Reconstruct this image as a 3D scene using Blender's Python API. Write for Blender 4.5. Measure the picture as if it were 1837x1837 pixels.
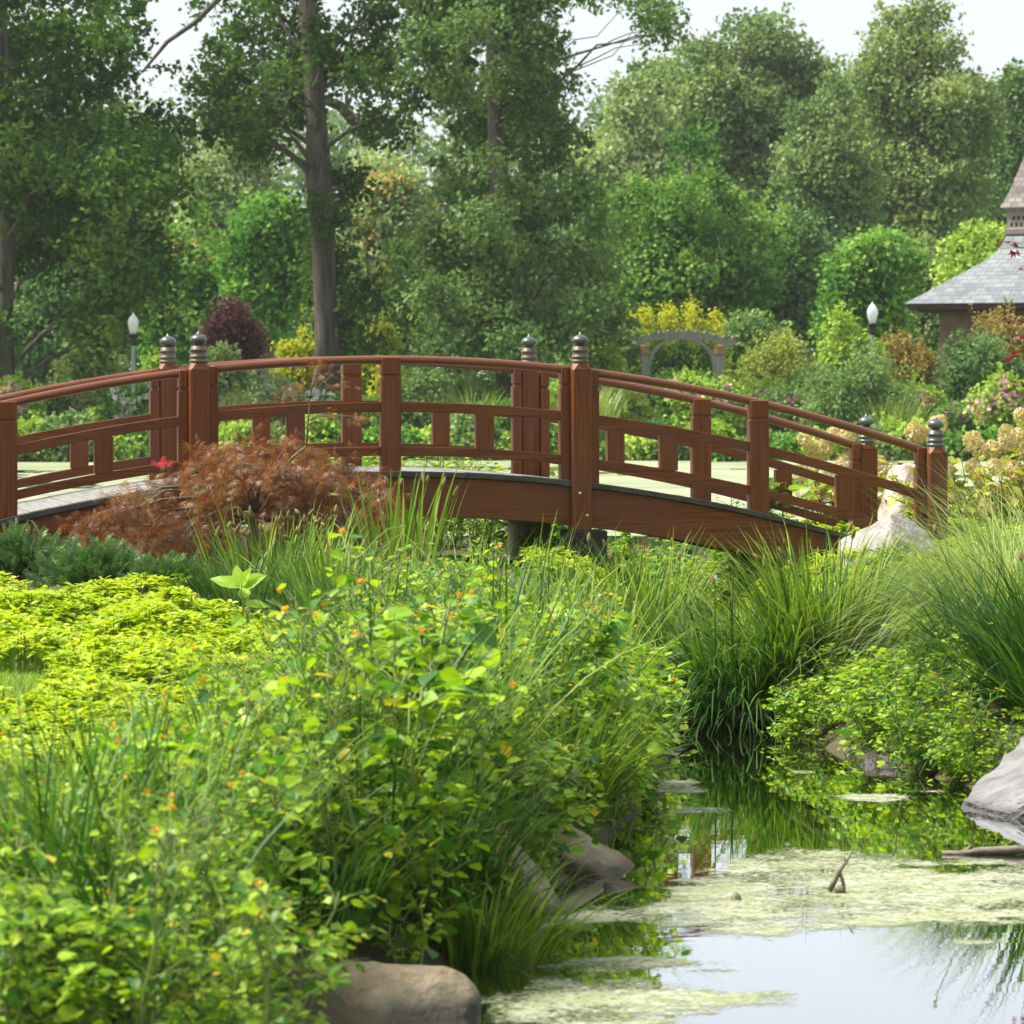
import bpy, math, random
import numpy as np
from math import radians as R_, sin, cos, pi
from mathutils import Vector, Matrix, noise as mnoise

sc = bpy.context.scene
for o in list(bpy.data.objects): bpy.data.objects.remove(o)
COL = sc.collection

# ------------------------------------------------------------------ camera, sky, sun
F, HZ, CH, IMG = 7000.0, 668.0, 2.1, 1837.0        # focal length and horizon of the photo in pixels, eye height above the water
cam = bpy.data.cameras.new('camera'); camo = bpy.data.objects.new('camera', cam); COL.objects.link(camo)
camo.location = (0, 0, CH); camo.rotation_euler = (R_(90), 0, 0)
cam.sensor_width = 36; cam.sensor_fit = 'HORIZONTAL'; cam.lens = 36*F/IMG
cam.shift_y = -(IMG/2-HZ)/IMG
cam.clip_start = 0.5; cam.clip_end = 4000
cam.dof.use_dof = True; cam.dof.focus_distance = 27.0; cam.dof.aperture_fstop = 8.0
sc.camera = camo

SUN_EL, SUN_AZ = 55.0, -88.0                       # the sun stands high to the left, through thin cloud
w = bpy.data.worlds.new('World'); sc.world = w; w.use_nodes = True
nt = w.node_tree; nt.nodes.clear()
sky = nt.nodes.new('ShaderNodeTexSky'); sky.sky_type = 'NISHITA'; sky.sun_disc = False
sky.sun_elevation = R_(SUN_EL); sky.sun_rotation = R_(SUN_AZ); sky.dust_density = 4.0; sky.air_density = 1.2
mx = nt.nodes.new('ShaderNodeMixRGB'); mx.inputs[0].default_value = 0.82
mx.inputs[2].default_value = (4.75, 5.0, 5.25, 1)    # thin bright cloud over the blue
bg = nt.nodes.new('ShaderNodeBackground'); bg.inputs[1].default_value = 0.1
wo = nt.nodes.new('ShaderNodeOutputWorld')
nt.links.new(sky.outputs[0], mx.inputs[1]); nt.links.new(mx.outputs[0], bg.inputs[0]); nt.links.new(bg.outputs[0], wo.inputs[0])
sl = bpy.data.lights.new('sun', 'SUN'); sl.energy = 4.5; sl.angle = R_(14); sl.color = (1, .95, .85)
so = bpy.data.objects.new('sun', sl); COL.objects.link(so)
sd = Vector((sin(R_(SUN_AZ))*cos(R_(SUN_EL)), cos(R_(SUN_AZ))*cos(R_(SUN_EL)), sin(R_(SUN_EL))))
so.rotation_euler = sd.to_track_quat('Z', 'Y').to_euler()
vs = sc.view_settings; vs.view_transform = 'Standard'; vs.look = 'None'; vs.gamma = 1; vs.exposure = 1.12
sc.cycles.max_bounces = 6; sc.cycles.diffuse_bounces = 3; sc.cycles.glossy_bounces = 3
sc.cycles.transmission_bounces = 4; sc.cycles.transparent_max_bounces = 8; sc.cycles.caustics_reflective = False; sc.cycles.caustics_refractive = False
sc.cycles.use_denoising = True; sc.cycles.volume_bounces = 0

# ------------------------------------------------------------------ helpers
def at(px, py, Y):
    return np.array([(px-IMG/2)/F*Y, Y, CH-(py-HZ)/F*Y])
def pxx(px, Y): return (px-IMG/2)/F*Y
def pyz(py, Y): return CH-(py-HZ)/F*Y

def nrm(a):
    a = np.asarray(a, float); n = np.linalg.norm(a, axis=-1, keepdims=True); n[n == 0] = 1
    return a/n

def frames(axis, normal):
    y = nrm(axis); x = np.cross(y, normal); l = np.linalg.norm(x, axis=1); b = l < 1e-4
    if b.any(): x[b] = np.cross(y[b], [0.31, 0.77, 0.55])
    x = nrm(x); z = np.cross(x, y)
    return np.stack([x, y, z], axis=2)

def smooth(e0, e1, x):
    t = np.clip((x-e0)/(e1-e0), 0, 1); return t*t*(3-2*t)

class Geo:
    """collects shapes and becomes ONE mesh object"""
    def __init__(s): s.V = []; s.L = []; s.T = []; s.A = []; s.n = 0
    def add(s, V, faces, v=None):
        V = np.asarray(V, float).reshape(-1, 3)
        for f in faces:
            s.L.append(np.asarray(f, np.int64)+s.n); s.T.append(np.array([len(f)]))
        s.V.append(V); s.A.append(np.full(len(V), .5) if v is None else np.broadcast_to(np.asarray(v, float), (len(V),))); s.n += len(V)
        return s
    def quads(s, V, Q, v=None):
        V = np.asarray(V, float).reshape(-1, 3); Q = np.asarray(Q, np.int64)
        s.L.append((Q+s.n).ravel()); s.T.append(np.full(len(Q), Q.shape[1]))
        s.V.append(V); s.A.append(np.full(len(V), .5) if v is None else np.broadcast_to(np.asarray(v, float), (len(V),))); s.n += len(V)
        return s
    def inst(s, tmpl, pos, M, scale, v):
        TV, TF = tmpl; k = len(TV); n = len(pos)
        if n == 0: return s
        sca = np.asarray(scale, float)
        if sca.ndim == 1: sca = np.repeat(sca[:, None], 3, 1)
        W = np.einsum('nij,nkj->nki', M, TV[None]*sca[:, None, :])+pos[:, None, :]
        fl = np.concatenate([np.asarray(f) for f in TF]); ft = np.array([len(f) for f in TF])
        s.L.append((fl[None]+np.arange(n)[:, None]*k+s.n).ravel()); s.T.append(np.tile(ft, n))
        s.V.append(W.reshape(-1, 3)); s.A.append(np.repeat(v, k)); s.n += n*k
        return s
    def box(s, x0, x1, y0, y1, z0, z1, c=0.0, axis=2, v=None):
        """box; with c > 0 the four edges along `axis` and its end rims are chamfered"""
        lo = np.array([x0, y0, z0], float); hi = np.array([x1, y1, z1], float)
        a, b = [(1, 2), (2, 0), (0, 1)][axis]
        if c <= 0:
            ring = [(lo[a], lo[b]), (hi[a], lo[b]), (hi[a], hi[b]), (lo[a], hi[b])]
            lev = [(lo[axis], 0), (hi[axis], 0)]
        else:
            ring = [(lo[a]+c, lo[b]), (hi[a]-c, lo[b]), (hi[a], lo[b]+c), (hi[a], hi[b]-c), (hi[a]-c, hi[b]), (lo[a]+c, hi[b]), (lo[a], hi[b]-c), (lo[a], lo[b]+c)]
            lev = [(lo[axis], c), (lo[axis]+c, 0), (hi[axis]-c, 0), (hi[axis], c)]
        ca, cb = (lo[a]+hi[a])/2, (lo[b]+hi[b])/2; m = len(ring); V = []
        for h, ins in lev:
            for (p, q) in ring:
                P = np.zeros(3); P[axis] = h
                P[a] = p-ins*np.sign(p-ca) if ins else p; P[b] = q-ins*np.sign(q-cb) if ins else q
                V.append(P)
        fs = [list(range(m))[::-1], [m*(len(lev)-1)+i for i in range(m)]]
        for l in range(len(lev)-1):
            for i in range(m):
                j = (i+1) % m; fs.append([l*m+i, l*m+j, (l+1)*m+j, (l+1)*m+i])
        return s.add(V, fs, v)
    def tube(s, pts, rad, sides=8, v=None, cap=True):
        pts = np.asarray(pts, float); n = len(pts)
        rad = np.broadcast_to(np.asarray(rad, float), (n,))
        t = np.gradient(pts, axis=0); t = nrm(t)
        ref = np.array([0.13, 0.27, 0.95]) if abs(t[0][2]) < .9 else np.array([1., .1, 0])
        V = []
        for i in range(n):
            x = np.cross(t[i], ref); x /= (np.linalg.norm(x)+1e-9); y = np.cross(t[i], x)
            a = np.arange(sides)*2*pi/sides
            V.append(pts[i]+rad[i]*(np.cos(a)[:, None]*x+np.sin(a)[:, None]*y))
        V = np.concatenate(V)
        Q = [(i*sides+k, i*sides+(k+1) % sides, (i+1)*sides+(k+1) % sides, (i+1)*sides+k) for i in range(n-1) for k in range(sides)]
        s.quads(V, Q, v)
        if cap:
            s.L.append(np.arange(sides)[::-1]+s.n-len(V)); s.T.append(np.array([sides]))
            s.L.append(np.arange(sides)+s.n-sides); s.T.append(np.array([sides]))
        return s
    def lathe(s, prof, sides=24, c=(0, 0, 0), v=None):
        V = []; c = np.asarray(c, float); n = len(prof)
        for r, z in prof:
            a = np.arange(sides)*2*pi/sides
            V.append(np.stack([r*np.cos(a), r*np.sin(a), np.full(sides, z)], 1)+c)
        Q = [(i*sides+k, i*sides+(k+1) % sides, (i+1)*sides+(k+1) % sides, (i+1)*sides+k) for i in range(n-1) for k in range(sides)]
        s.quads(np.concatenate(V), Q, v)
        s.L.append(np.arange(sides)[::-1]+s.n-n*sides); s.T.append(np.array([sides]))
        s.L.append(np.arange(sides)+s.n-sides); s.T.append(np.array([sides]))
        return s
    def build(s, name, mat, parent=None, shade=False, origin=None):
        V = np.concatenate(s.V); L = np.concatenate(s.L); T = np.concatenate(s.T)
        if origin is not None: V = V-np.asarray(origin)
        me = bpy.data.meshes.new(name); me.vertices.add(len(V)); me.loops.add(len(L)); me.polygons.add(len(T))
        me.vertices.foreach_set('co', V.astype(np.float32).ravel()); me.loops.foreach_set('vertex_index', L.astype(np.int32))
        st = np.zeros(len(T), np.int32); st[1:] = np.cumsum(T)[:-1]
        me.polygons.foreach_set('loop_start', st)
        me.polygons.foreach_set('use_smooth', np.full(len(T), bool(shade)))
        me.attributes.new('v', 'FLOAT', 'POINT').data.foreach_set('value', np.concatenate(s.A).astype(np.float32))
        me.update(calc_edges=True)
        me.materials.append(mat)
        o = bpy.data.objects.new(name, me); COL.objects.link(o)
        if origin is not None: o.location = origin
        if parent: o.parent = parent
        return o

def tag(o, label=None, cat=None, group=None, kind=None):
    if label: o['label'] = label
    if cat: o['category'] = cat
    if group: o['group'] = group
    if kind: o['kind'] = kind
    return o
def thing(name, label, cat, loc=(0, 0, 0), rz=0.0, group=None):
    o = bpy.data.objects.new(name, None); COL.objects.link(o); o.location = loc; o.rotation_euler = (0, 0, rz)
    o.empty_display_size = .1
    return tag(o, label, cat, group)
def dup(root, loc, rz=0.0, s=1.0, label=None, group=None, tilt=(0, 0)):
    r = root.copy(); COL.objects.link(r); r.location = loc; r.rotation_euler = (tilt[0], tilt[1], rz); r.scale = (s, s, s) if np.isscalar(s) else s
    if label: r['label'] = label
    if group: r['group'] = group
    for ch in KIDS[root.name]:
        c = ch.copy(); COL.objects.link(c); c.parent = r
    return r
KIDS = {}
def keep(root, *kids): KIDS[root.name] = list(kids); return root

# ------------------------------------------------------------------ materials
def newmat(name):
    m = bpy.data.materials.new(name); m.use_nodes = True; n = m.node_tree.nodes; n.clear()
    out = n.new('ShaderNodeOutputMaterial'); return m, m.node_tree, n, out
def ramp(nt, stops):
    r = nt.nodes.new('ShaderNodeValToRGB'); e = r.color_ramp.elements
    while len(e) < len(stops): e.new(.5)
    for i, (p, c) in enumerate(stops): e[i].position = p; e[i].color = (c[0], c[1], c[2], 1)
    return r
def leafmat(name, cols, trans=.35, rough=.45, spec=.35, simple=False, tcol=(1.25, 1.2, .55)):
    m, nt, n, out = newmat(name)
    a = n.new('ShaderNodeAttribute'); a.attribute_name = 'v'
    r = ramp(nt, [(i/(len(cols)-1) if len(cols) > 1 else 0, c) for i, c in enumerate(cols)])
    nt.links.new(a.outputs['Fac'], r.inputs[0])
    if simple:
        d = n.new('ShaderNodeBsdfDiffuse'); nt.links.new(r.outputs[0], d.inputs[0])
    else:
        d = n.new('ShaderNodeBsdfPrincipled'); nt.links.new(r.outputs[0], d.inputs['Base Color'])
        d.inputs['Roughness'].default_value = rough; d.inputs['Specular IOR Level'].default_value = spec
    t = n.new('ShaderNodeBsdfTranslucent')
    mu = n.new('ShaderNodeMixRGB'); mu.blend_type = 'MULTIPLY'; mu.inputs[0].default_value = 1
    mu.inputs[2].default_value = (*tcol, 1); nt.links.new(r.outputs[0], mu.inputs[1]); nt.links.new(mu.outputs[0], t.inputs[0])
    x = n.new('ShaderNodeMixShader'); x.inputs[0].default_value = trans
    nt.links.new(d.outputs[0], x.inputs[1]); nt.links.new(t.outputs[0], x.inputs[2]); nt.links.new(x.outputs[0], out.inputs[0])
    return m
def noisemat(name, cols, scale=(4, 4, 4), detail=6, rough=.6, bump=.3, bscale=None, bdist=.01, spec=.3, metal=0, mottle=None):
    """noise driven colour and bump in object space"""
    m, nt, n, out = newmat(name)
    tc = n.new('ShaderNodeTexCoord'); mp = n.new('ShaderNodeMapping'); mp.inputs['Scale'].default_value = scale
    nt.links.new(tc.outputs['Object'], mp.inputs[0])
    no = n.new('ShaderNodeTexNoise'); no.inputs['Scale'].default_value = 1; no.inputs['Detail'].default_value = detail; no.inputs['Roughness'].default_value = .62
    nt.links.new(mp.outputs[0], no.inputs['Vector'])
    k = len(cols); r = ramp(nt, [(.3+.4*i/(k-1), c) for i, c in enumerate(cols)])
    nt.links.new(no.outputs[0], r.inputs[0])
    col = r.outputs[0]
    if mottle:
        n2 = n.new('ShaderNodeTexNoise'); n2.inputs['Scale'].default_value = mottle[0]; n2.inputs['Detail'].default_value = 4
        nt.links.new(tc.outputs['Object'], n2.inputs['Vector'])
        r2 = ramp(nt, [(mottle[2], (0, 0, 0)), (mottle[3], (1, 1, 1))]); nt.links.new(n2.outputs[0], r2.inputs[0])
        x = n.new('ShaderNodeMixRGB'); nt.links.new(r2.outputs[0], x.inputs[0]); nt.links.new(col, x.inputs[1]); x.inputs[2].default_value = (*mottle[1], 1)
        col = x.outputs[0]
    p = n.new('ShaderNodeBsdfPrincipled')
    if name.endswith('rock'):                           # damp stain just above the water line
        ge = n.new('ShaderNodeNewGeometry'); sp = n.new('ShaderNodeSeparateXYZ'); nt.links.new(ge.outputs['Position'], sp.inputs[0])
        ad = n.new('ShaderNodeMath'); ad.operation = 'MULTIPLY_ADD'; nt.links.new(no.outputs[0], ad.inputs[0]); ad.inputs[1].default_value = -.06; nt.links.new(sp.outputs[2], ad.inputs[2])
        mr = n.new('ShaderNodeMapRange'); mr.inputs[1].default_value = -.01; mr.inputs[2].default_value = .03; mr.inputs[3].default_value = .4; mr.inputs[4].default_value = 1; nt.links.new(ad.outputs[0], mr.inputs[0])
        mw = n.new('ShaderNodeMixRGB'); mw.blend_type = 'MULTIPLY'; mw.inputs[0].default_value = 1; nt.links.new(col, mw.inputs[1]); nt.links.new(mr.outputs[0], mw.inputs[2]); col = mw.outputs[0]
    nt.links.new(col, p.inputs['Base Color'])
    p.inputs['Roughness'].default_value = rough; p.inputs['Specular IOR Level'].default_value = spec; p.inputs['Metallic'].default_value = metal
    if bump > 0:
        b = n.new('ShaderNodeBump'); b.inputs['Strength'].default_value = bump; b.inputs['Distance'].default_value = bdist
        src = no.outputs[0]
        if bscale:
            n3 = n.new('ShaderNodeTexNoise'); n3.inputs['Scale'].default_value = bscale; n3.inputs['Detail'].default_value = 5
            nt.links.new(tc.outputs['Object'], n3.inputs['Vector']); src = n3.outputs[0]
        nt.links.new(src, b.inputs['Height']); nt.links.new(b.outputs[0], p.inputs['Normal'])
    nt.links.new(p.outputs[0], out.inputs[0])
    return m

M = {}
WR = [(.076, .020, .005), (.142, .042, .009), (.20, .069, .016)]
M['wood_x'] = noisemat('stained_wood_along', WR, (2.2, 85, 85), 8, .5, .15, bdist=.004, spec=.25, mottle=(2.2, (.12, .045, .025), .5, .75))
M['wood_z'] = noisemat('stained_wood_upright', WR, (85, 85, 2.2), 8, .5, .15, bdist=.004, spec=.25, mottle=(2.2, (.13, .05, .03), .5, .75))
M['rail'] = noisemat('varnished_rail', [(.11, .032, .010), (.18, .056, .019)], (1.5, 20, 20), 6, .28, .05, bdist=.003, spec=.5)
M['deck'] = noisemat('weathered_deck', [(.12, .12, .11), (.20, .20, .185), (.27, .265, .25)], (40, 2, 40), 7, .6, .1, bdist=.001, mottle=(3, (.2, .21, .17), .5, .7))
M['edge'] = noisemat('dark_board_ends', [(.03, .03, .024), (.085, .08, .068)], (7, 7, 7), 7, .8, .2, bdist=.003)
M['bronze'] = noisemat('bronze', [(.08, .085, .08), (.16, .17, .155)], (9, 9, 9), 5, .34, .1, bdist=.002, spec=.6, metal=.55, mottle=(18, (.09, .12, .10), .5, .7))
M['collar'] = noisemat('aged_copper', [(.085, .068, .048), (.165, .135, .10)], (6, 6, 30), 5, .45, .1, bdist=.002, metal=.25)
M['steel'] = noisemat('black_steel', [(.008, .008, .009), (.022, .02, .019)], (8, 8, 8), 5, .5, .2)
M['bolt'] = noisemat('bolt_steel', [(.45, .42, .38), (.6, .56, .5)], (20, 20, 20), 2, .35, 0, metal=.6)
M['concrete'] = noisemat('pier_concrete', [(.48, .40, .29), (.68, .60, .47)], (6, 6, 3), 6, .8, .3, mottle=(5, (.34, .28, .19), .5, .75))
M['pile'] = noisemat('wet_pile_wood', [(.05, .026, .014), (.12, .06, .03)], (20, 20, 2), 6, .7, .4)
M['rock_tan'] = noisemat('tan_rock', [(.13, .10, .065), (.26, .205, .135), (.37, .30, .205)], (5, 5, 5), 9, .8, .9, bdist=.02, bscale=26, mottle=(3.5, (.10, .10, .075), .5, .68))
M['rock_grey'] = noisemat('grey_slate_rock', [(.11, .11, .115), (.19, .187, .19), (.26, .25, .25)], (3, 9, 9), 9, .75, .9, bdist=.02, bscale=26, mottle=(5, (.15, .14, .13), .5, .7))
M['rock_pale'] = noisemat('pale_quartz_rock', [(.17, .15, .13), (.28, .27, .255), (.38, .37, .36)], (7, 7, 14), 9, .7, .9, bdist=.02, bscale=26, mottle=(4, (.30, .20, .14), .5, .66))
M['rock_pink'] = noisemat('pinkish_rock', [(.28, .20, .16), (.46, .36, .31), (.55, .45, .4)], (6, 6, 6), 9, .8, .9, bdist=.02, bscale=26)
M['rock_dark'] = noisemat('wet_dark_rock', [(.03, .024, .018), (.08, .066, .05)], (6, 6, 6), 8, .5, .8, bdist=.02, bscale=26)
M['bark'] = noisemat('oak_bark', [(.05, .042, .036), (.12, .10, .088), (.18, .155, .14)], (9, 9, 1.2), 8, .9, 1, bdist=.04)
M['bark_pale'] = noisemat('pale_bark', [(.14, .12, .10), (.27, .24, .21)], (6, 6, 1), 7, .9, .8, bdist=.03)
M['twig'] = noisemat('twig_bark', [(.10, .075, .05), (.22, .18, .13)], (30, 30, 30), 5, .7, .3)
M['driftwood'] = noisemat('driftwood_bark', [(.12, .095, .075), (.26, .22, .18)], (30, 30, 60), 6, .8, .6)
M['stem_green'] = noisemat('green_stem', [(.10, .16, .03), (.20, .26, .06)], (30, 30, 8), 3, .5, 0)
M['arbor'] = noisemat('silvered_wood', [(.22, .20, .20), (.40, .37, .36)], (20, 20, 3), 6, .8, .3)
M['arbor_dark'] = noisemat('dark_silvered_wood', [(.09, .085, .085), (.2, .185, .18)], (20, 20, 3), 6, .8, .3)
M['arbor_warm'] = noisemat('warm_capital_wood', [(.30, .16, .08), (.42, .26, .14)], (10, 10, 10), 4, .8, .2)
M['pole'] = noisemat('grey_pole_paint', [(.18, .2, .22), (.27, .29, .31)], (8, 8, 2), 4, .5, .1)
M['black'] = noisemat('black_paint', [(.012, .013, .015), (.03, .03, .033)], (8, 8, 8), 3, .4, .05)
M['fascia'] = noisemat('maroon_fascia', [(.06, .028, .024), (.10, .045, .04)], (2, 2, 8), 4, .6, .05)
M['trim'] = noisemat('taupe_trim', [(.24, .19, .17), (.34, .28, .26)], (6, 6, 6), 4, .7, .05)
M['dark_void'] = noisemat('dark_opening', [(.01, .01, .01), (.02, .018, .016)], (6, 6, 6), 2, .9, 0)

def globe_mat():
    m, nt, n, out = newmat('milk_glass')
    p = n.new('ShaderNodeBsdfPrincipled'); p.inputs['Base Color'].default_value = (.82, .84, .84, 1); p.inputs['Roughness'].default_value = .2
    t = n.new('ShaderNodeBsdfTranslucent'); t.inputs[0].default_value = (.9, .92, .92, 1)
    x = n.new('ShaderNodeMixShader'); x.inputs[0].default_value = .5
    wv = n.new('ShaderNodeTexNoise'); wv.inputs['Scale'].default_value = 6; b = n.new('ShaderNodeBump'); b.inputs['Strength'].default_value = .1
    nt.links.new(wv.outputs[0], b.inputs['Height']); nt.links.new(b.outputs[0], p.inputs['Normal'])
    nt.links.new(p.outputs[0], x.inputs[1]); nt.links.new(t.outputs[0], x.inputs[2]); nt.links.new(x.outputs[0], out.inputs[0]); return m
M['globe'] = globe_mat()

def brickmat(name, c1, c2, cm, scale, bw, rh, mortar=.015, rough=.85, off=.5, coord='UV'):
    m, nt, n, out = newmat(name)
    tc = n.new('ShaderNodeTexCoord'); b = n.new('ShaderNodeTexBrick')
    b.inputs['Scale'].default_value = scale; b.inputs['Brick Width'].default_value = bw; b.inputs['Row Height'].default_value = rh
    b.inputs['Mortar Size'].default_value = mortar; b.offset = off
    b.inputs['Color1'].default_value = (*c1, 1); b.inputs['Color2'].default_value = (*c2, 1); b.inputs['Mortar'].default_value = (*cm, 1)
    at_ = n.new('ShaderNodeAttribute'); at_.attribute_name = 'surf'
    nt.links.new(at_.outputs['Vector'], b.inputs['Vector'])
    no = n.new('ShaderNodeTexNoise'); no.inputs['Scale'].default_value = 3; no.inputs['Detail'].default_value = 6
    nt.links.new(at_.outputs['Vector'], no.inputs['Vector'])
    r = ramp(nt, [(.3, (.7, .7, .7)), (.7, (1.2, 1.2, 1.2))]); nt.links.new(no.outputs[0], r.inputs[0])
    mu = n.new('ShaderNodeMixRGB'); mu.blend_type = 'MULTIPLY'; mu.inputs[0].default_value = 1
    nt.links.new(b.outputs[0], mu.inputs[1]); nt.links.new(r.outputs[0], mu.inputs[2])
    p = n.new('ShaderNodeBsdfPrincipled'); p.inputs['Roughness'].default_value = rough; nt.links.new(mu.outputs[0], p.inputs['Base Color'])
    bu = n.new('ShaderNodeBump'); bu.inputs['Strength'].default_value = .5; bu.inputs['Distance'].default_value = .01; bu.invert = True
    nt.links.new(b.outputs['Fac'], bu.inputs['Height']); nt.links.new(bu.outputs[0], p.inputs['Normal'])
    nt.links.new(p.outputs[0], out.inputs[0]); return m
M['brick'] = brickmat('red_brick', (.17, .06, .04), (.24, .09, .06), (.28, .22, .19), 1, .22, .075)
M['slate'] = brickmat('slate_shingles', (.11, .13, .145), (.19, .215, .23), (.07, .08, .085), 1, .32, .2, .012, .6)
M['shake'] = brickmat('brown_shingles', (.15, .125, .115), (.24, .205, .19), (.09, .075, .07), 1, .22, .16, .012, .7)

def watermat():
    m, nt, n, out = newmat('still_water')
    d = n.new('ShaderNodeBsdfDiffuse'); d.inputs[0].default_value = (.022, .022, .009, 1)
    g = n.new('ShaderNodeBsdfGlossy'); g.inputs['Roughness'].default_value = .0; g.inputs[0].default_value = (.95, .97, 1, 1)
    fr = n.new('ShaderNodeFresnel'); fr.inputs[0].default_value = 1.33
    mp = n.new('ShaderNodeMapRange'); mp.inputs[1].default_value = 0; mp.inputs[2].default_value = .45; mp.inputs[3].default_value = .15; mp.inputs[4].default_value = .96
    nt.links.new(fr.outputs[0], mp.inputs[0])
    tc = n.new('ShaderNodeTexCoord'); mpg = n.new('ShaderNodeMapping'); mpg.inputs['Scale'].default_value = (2.2, 5, 1); nt.links.new(tc.outputs['Object'], mpg.inputs[0])
    no = n.new('ShaderNodeTexNoise'); no.inputs['Scale'].default_value = 1.5; no.inputs['Detail'].default_value = 3; nt.links.new(mpg.outputs[0], no.inputs['Vector'])
    b = n.new('ShaderNodeBump'); b.inputs['Strength'].default_value = .03; b.inputs['Distance'].default_value = .01
    nt.links.new(no.outputs[0], b.inputs['Height']); nt.links.new(b.outputs[0], g.inputs['Normal'])
    x = n.new('ShaderNodeMixShader'); nt.links.new(mp.outputs[0], x.inputs[0]); nt.links.new(d.outputs[0], x.inputs[1]); nt.links.new(g.outputs[0], x.inputs[2])
    nt.links.new(x.outputs[0], out.inputs[0]); return m
M['water'] = watermat()
def filmmat():
    m, nt, n, out = newmat('algae_film'); tc = n.new('ShaderNodeTexCoord')
    def noise(sc, det, off=0):
        mp = n.new('ShaderNodeMapping'); mp.inputs['Scale'].default_value = sc; mp.inputs['Location'].default_value = (off, off, 0); nt.links.new(tc.outputs['Object'], mp.inputs[0])
        q = n.new('ShaderNodeTexNoise'); q.inputs['Scale'].default_value = 1; q.inputs['Detail'].default_value = det; q.inputs['Roughness'].default_value = .7; nt.links.new(mp.outputs[0], q.inputs['Vector']); return q.outputs[0]
    r = ramp(nt, [(.32, (.08, .11, .03)), (.43, (.22, .25, .12)), (.55, (.42, .43, .32)), (.72, (.56, .56, .48))]); nt.links.new(noise((11, 15, 1), 12), r.inputs[0])
    p = n.new('ShaderNodeBsdfPrincipled'); p.inputs['Roughness'].default_value = .5; rl = ramp(nt, [(.42, (0, 0, 0)), (.66, (.85, .85, .85))]); nt.links.new(noise((2.2, 3.2, 1), 5, 3), rl.inputs[0])
    ml = n.new('ShaderNodeMixRGB'); nt.links.new(rl.outputs[0], ml.inputs[0]); nt.links.new(r.outputs[0], ml.inputs[1]); ml.inputs[2].default_value = (.26, .30, .11, 1); nt.links.new(ml.outputs[0], p.inputs['Base Color'])
    b = n.new('ShaderNodeBump'); b.inputs['Strength'].default_value = .8; b.inputs['Distance'].default_value = .015; nt.links.new(noise((45, 60, 1), 5), b.inputs['Height']); nt.links.new(b.outputs[0], p.inputs['Normal'])
    at_ = n.new('ShaderNodeAttribute'); at_.attribute_name = 'v'
    ad = n.new('ShaderNodeMath'); ad.operation = 'MULTIPLY_ADD'; nt.links.new(noise((34, 44, 1), 9, 7), ad.inputs[0]); ad.inputs[1].default_value = 2.6; nt.links.new(at_.outputs['Fac'], ad.inputs[2])
    mr = n.new('ShaderNodeMapRange'); mr.inputs[1].default_value = 1.38; mr.inputs[2].default_value = 1.75; nt.links.new(ad.outputs[0], mr.inputs[0])
    t = n.new('ShaderNodeBsdfTransparent'); x = n.new('ShaderNodeMixShader'); nt.links.new(mr.outputs[0], x.inputs[0]); nt.links.new(t.outputs[0], x.inputs[1]); nt.links.new(p.outputs[0], x.inputs[2]); nt.links.new(x.outputs[0], out.inputs[0]); return m
M['algae'] = filmmat()
M['algae_far'] = noisemat('algae_film_far', [(.13, .17, .06), (.26, .29, .16), (.36, .37, .25)], (.25, .5, 1), 8, .5, .3, spec=.5)
def soilmat():
    m = noisemat('bank_soil', [(.035, .026, .016), (.075, .06, .035), (.06, .085, .025)], (2.5, 2.5, 2.5), 9, .95, .8, bscale=12, bdist=.03)
    nt = m.node_tree; p = next(n for n in nt.nodes if n.type == 'BSDF_PRINCIPLED'); col = p.inputs['Base Color'].links[0].from_socket
    ge = nt.nodes.new('ShaderNodeNewGeometry'); sp = nt.nodes.new('ShaderNodeSeparateXYZ'); nt.links.new(ge.outputs['Position'], sp.inputs[0])
    mr = nt.nodes.new('ShaderNodeMapRange'); mr.inputs[1].default_value = 85; mr.inputs[2].default_value = 93; nt.links.new(sp.outputs[1], mr.inputs[0])
    no = nt.nodes.new('ShaderNodeTexNoise'); no.inputs['Scale'].default_value = 1.2; no.inputs['Detail'].default_value = 8; nt.links.new(ge.outputs['Position'], no.inputs['Vector'])
    r = ramp(nt, [(.3, (.06, .12, .02)), (.7, (.15, .24, .05))]); nt.links.new(no.outputs[0], r.inputs[0])
    x = nt.nodes.new('ShaderNodeMixRGB'); nt.links.new(mr.outputs[0], x.inputs[0]); nt.links.new(col, x.inputs[1]); nt.links.new(r.outputs[0], x.inputs[2]); nt.links.new(x.outputs[0], p.inputs['Base Color'])
    return m
M['soil'] = soilmat()

G = {}
def L(name, cols, **k): G[name] = leafmat('leaf_'+name, cols, **k)
L('jewel', [(.035, .125, .012), (.10, .26, .018), (.22, .395, .022), (.32, .48, .028), (.32, .50, .03), (.34, .51, .03), (.36, .51, .03), (.38, .51, .03), (.40, .51, .03), (.58, .50, .05)], trans=.42, rough=.42, spec=.4, tcol=(1.2, 1.2, .45))
L('golden', [(.10, .22, .01), (.27, .42, .012), (.42, .54, .018), (.54, .60, .03)], trans=.4, rough=.4, spec=.4, tcol=(1.15, 1.1, .4))
L('grass', [(.03, .085, .01), (.10, .21, .02), (.21, .34, .045), (.36, .42, .10)], trans=.35, rough=.58, spec=.22)
L('sedge', [(.016, .06, .01), (.05, .14, .02), (.13, .25, .04)], trans=.3, rough=.5, spec=.28)
L('fountain', [(.12, .21, .05), (.28, .38, .11), (.46, .52, .24)], trans=.35, rough=.4, spec=.4)
L('yew', [(.03, .11, .03), (.085, .22, .055), (.20, .38, .10)], trans=.2, rough=.35, spec=.45)
L('lace', [(.08, .032, .012), (.19, .075, .021), (.29, .125, .032), (.27, .19, .05)], trans=.4, rough=.4, spec=.4, tcol=(1.4, .9, .6))
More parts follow.
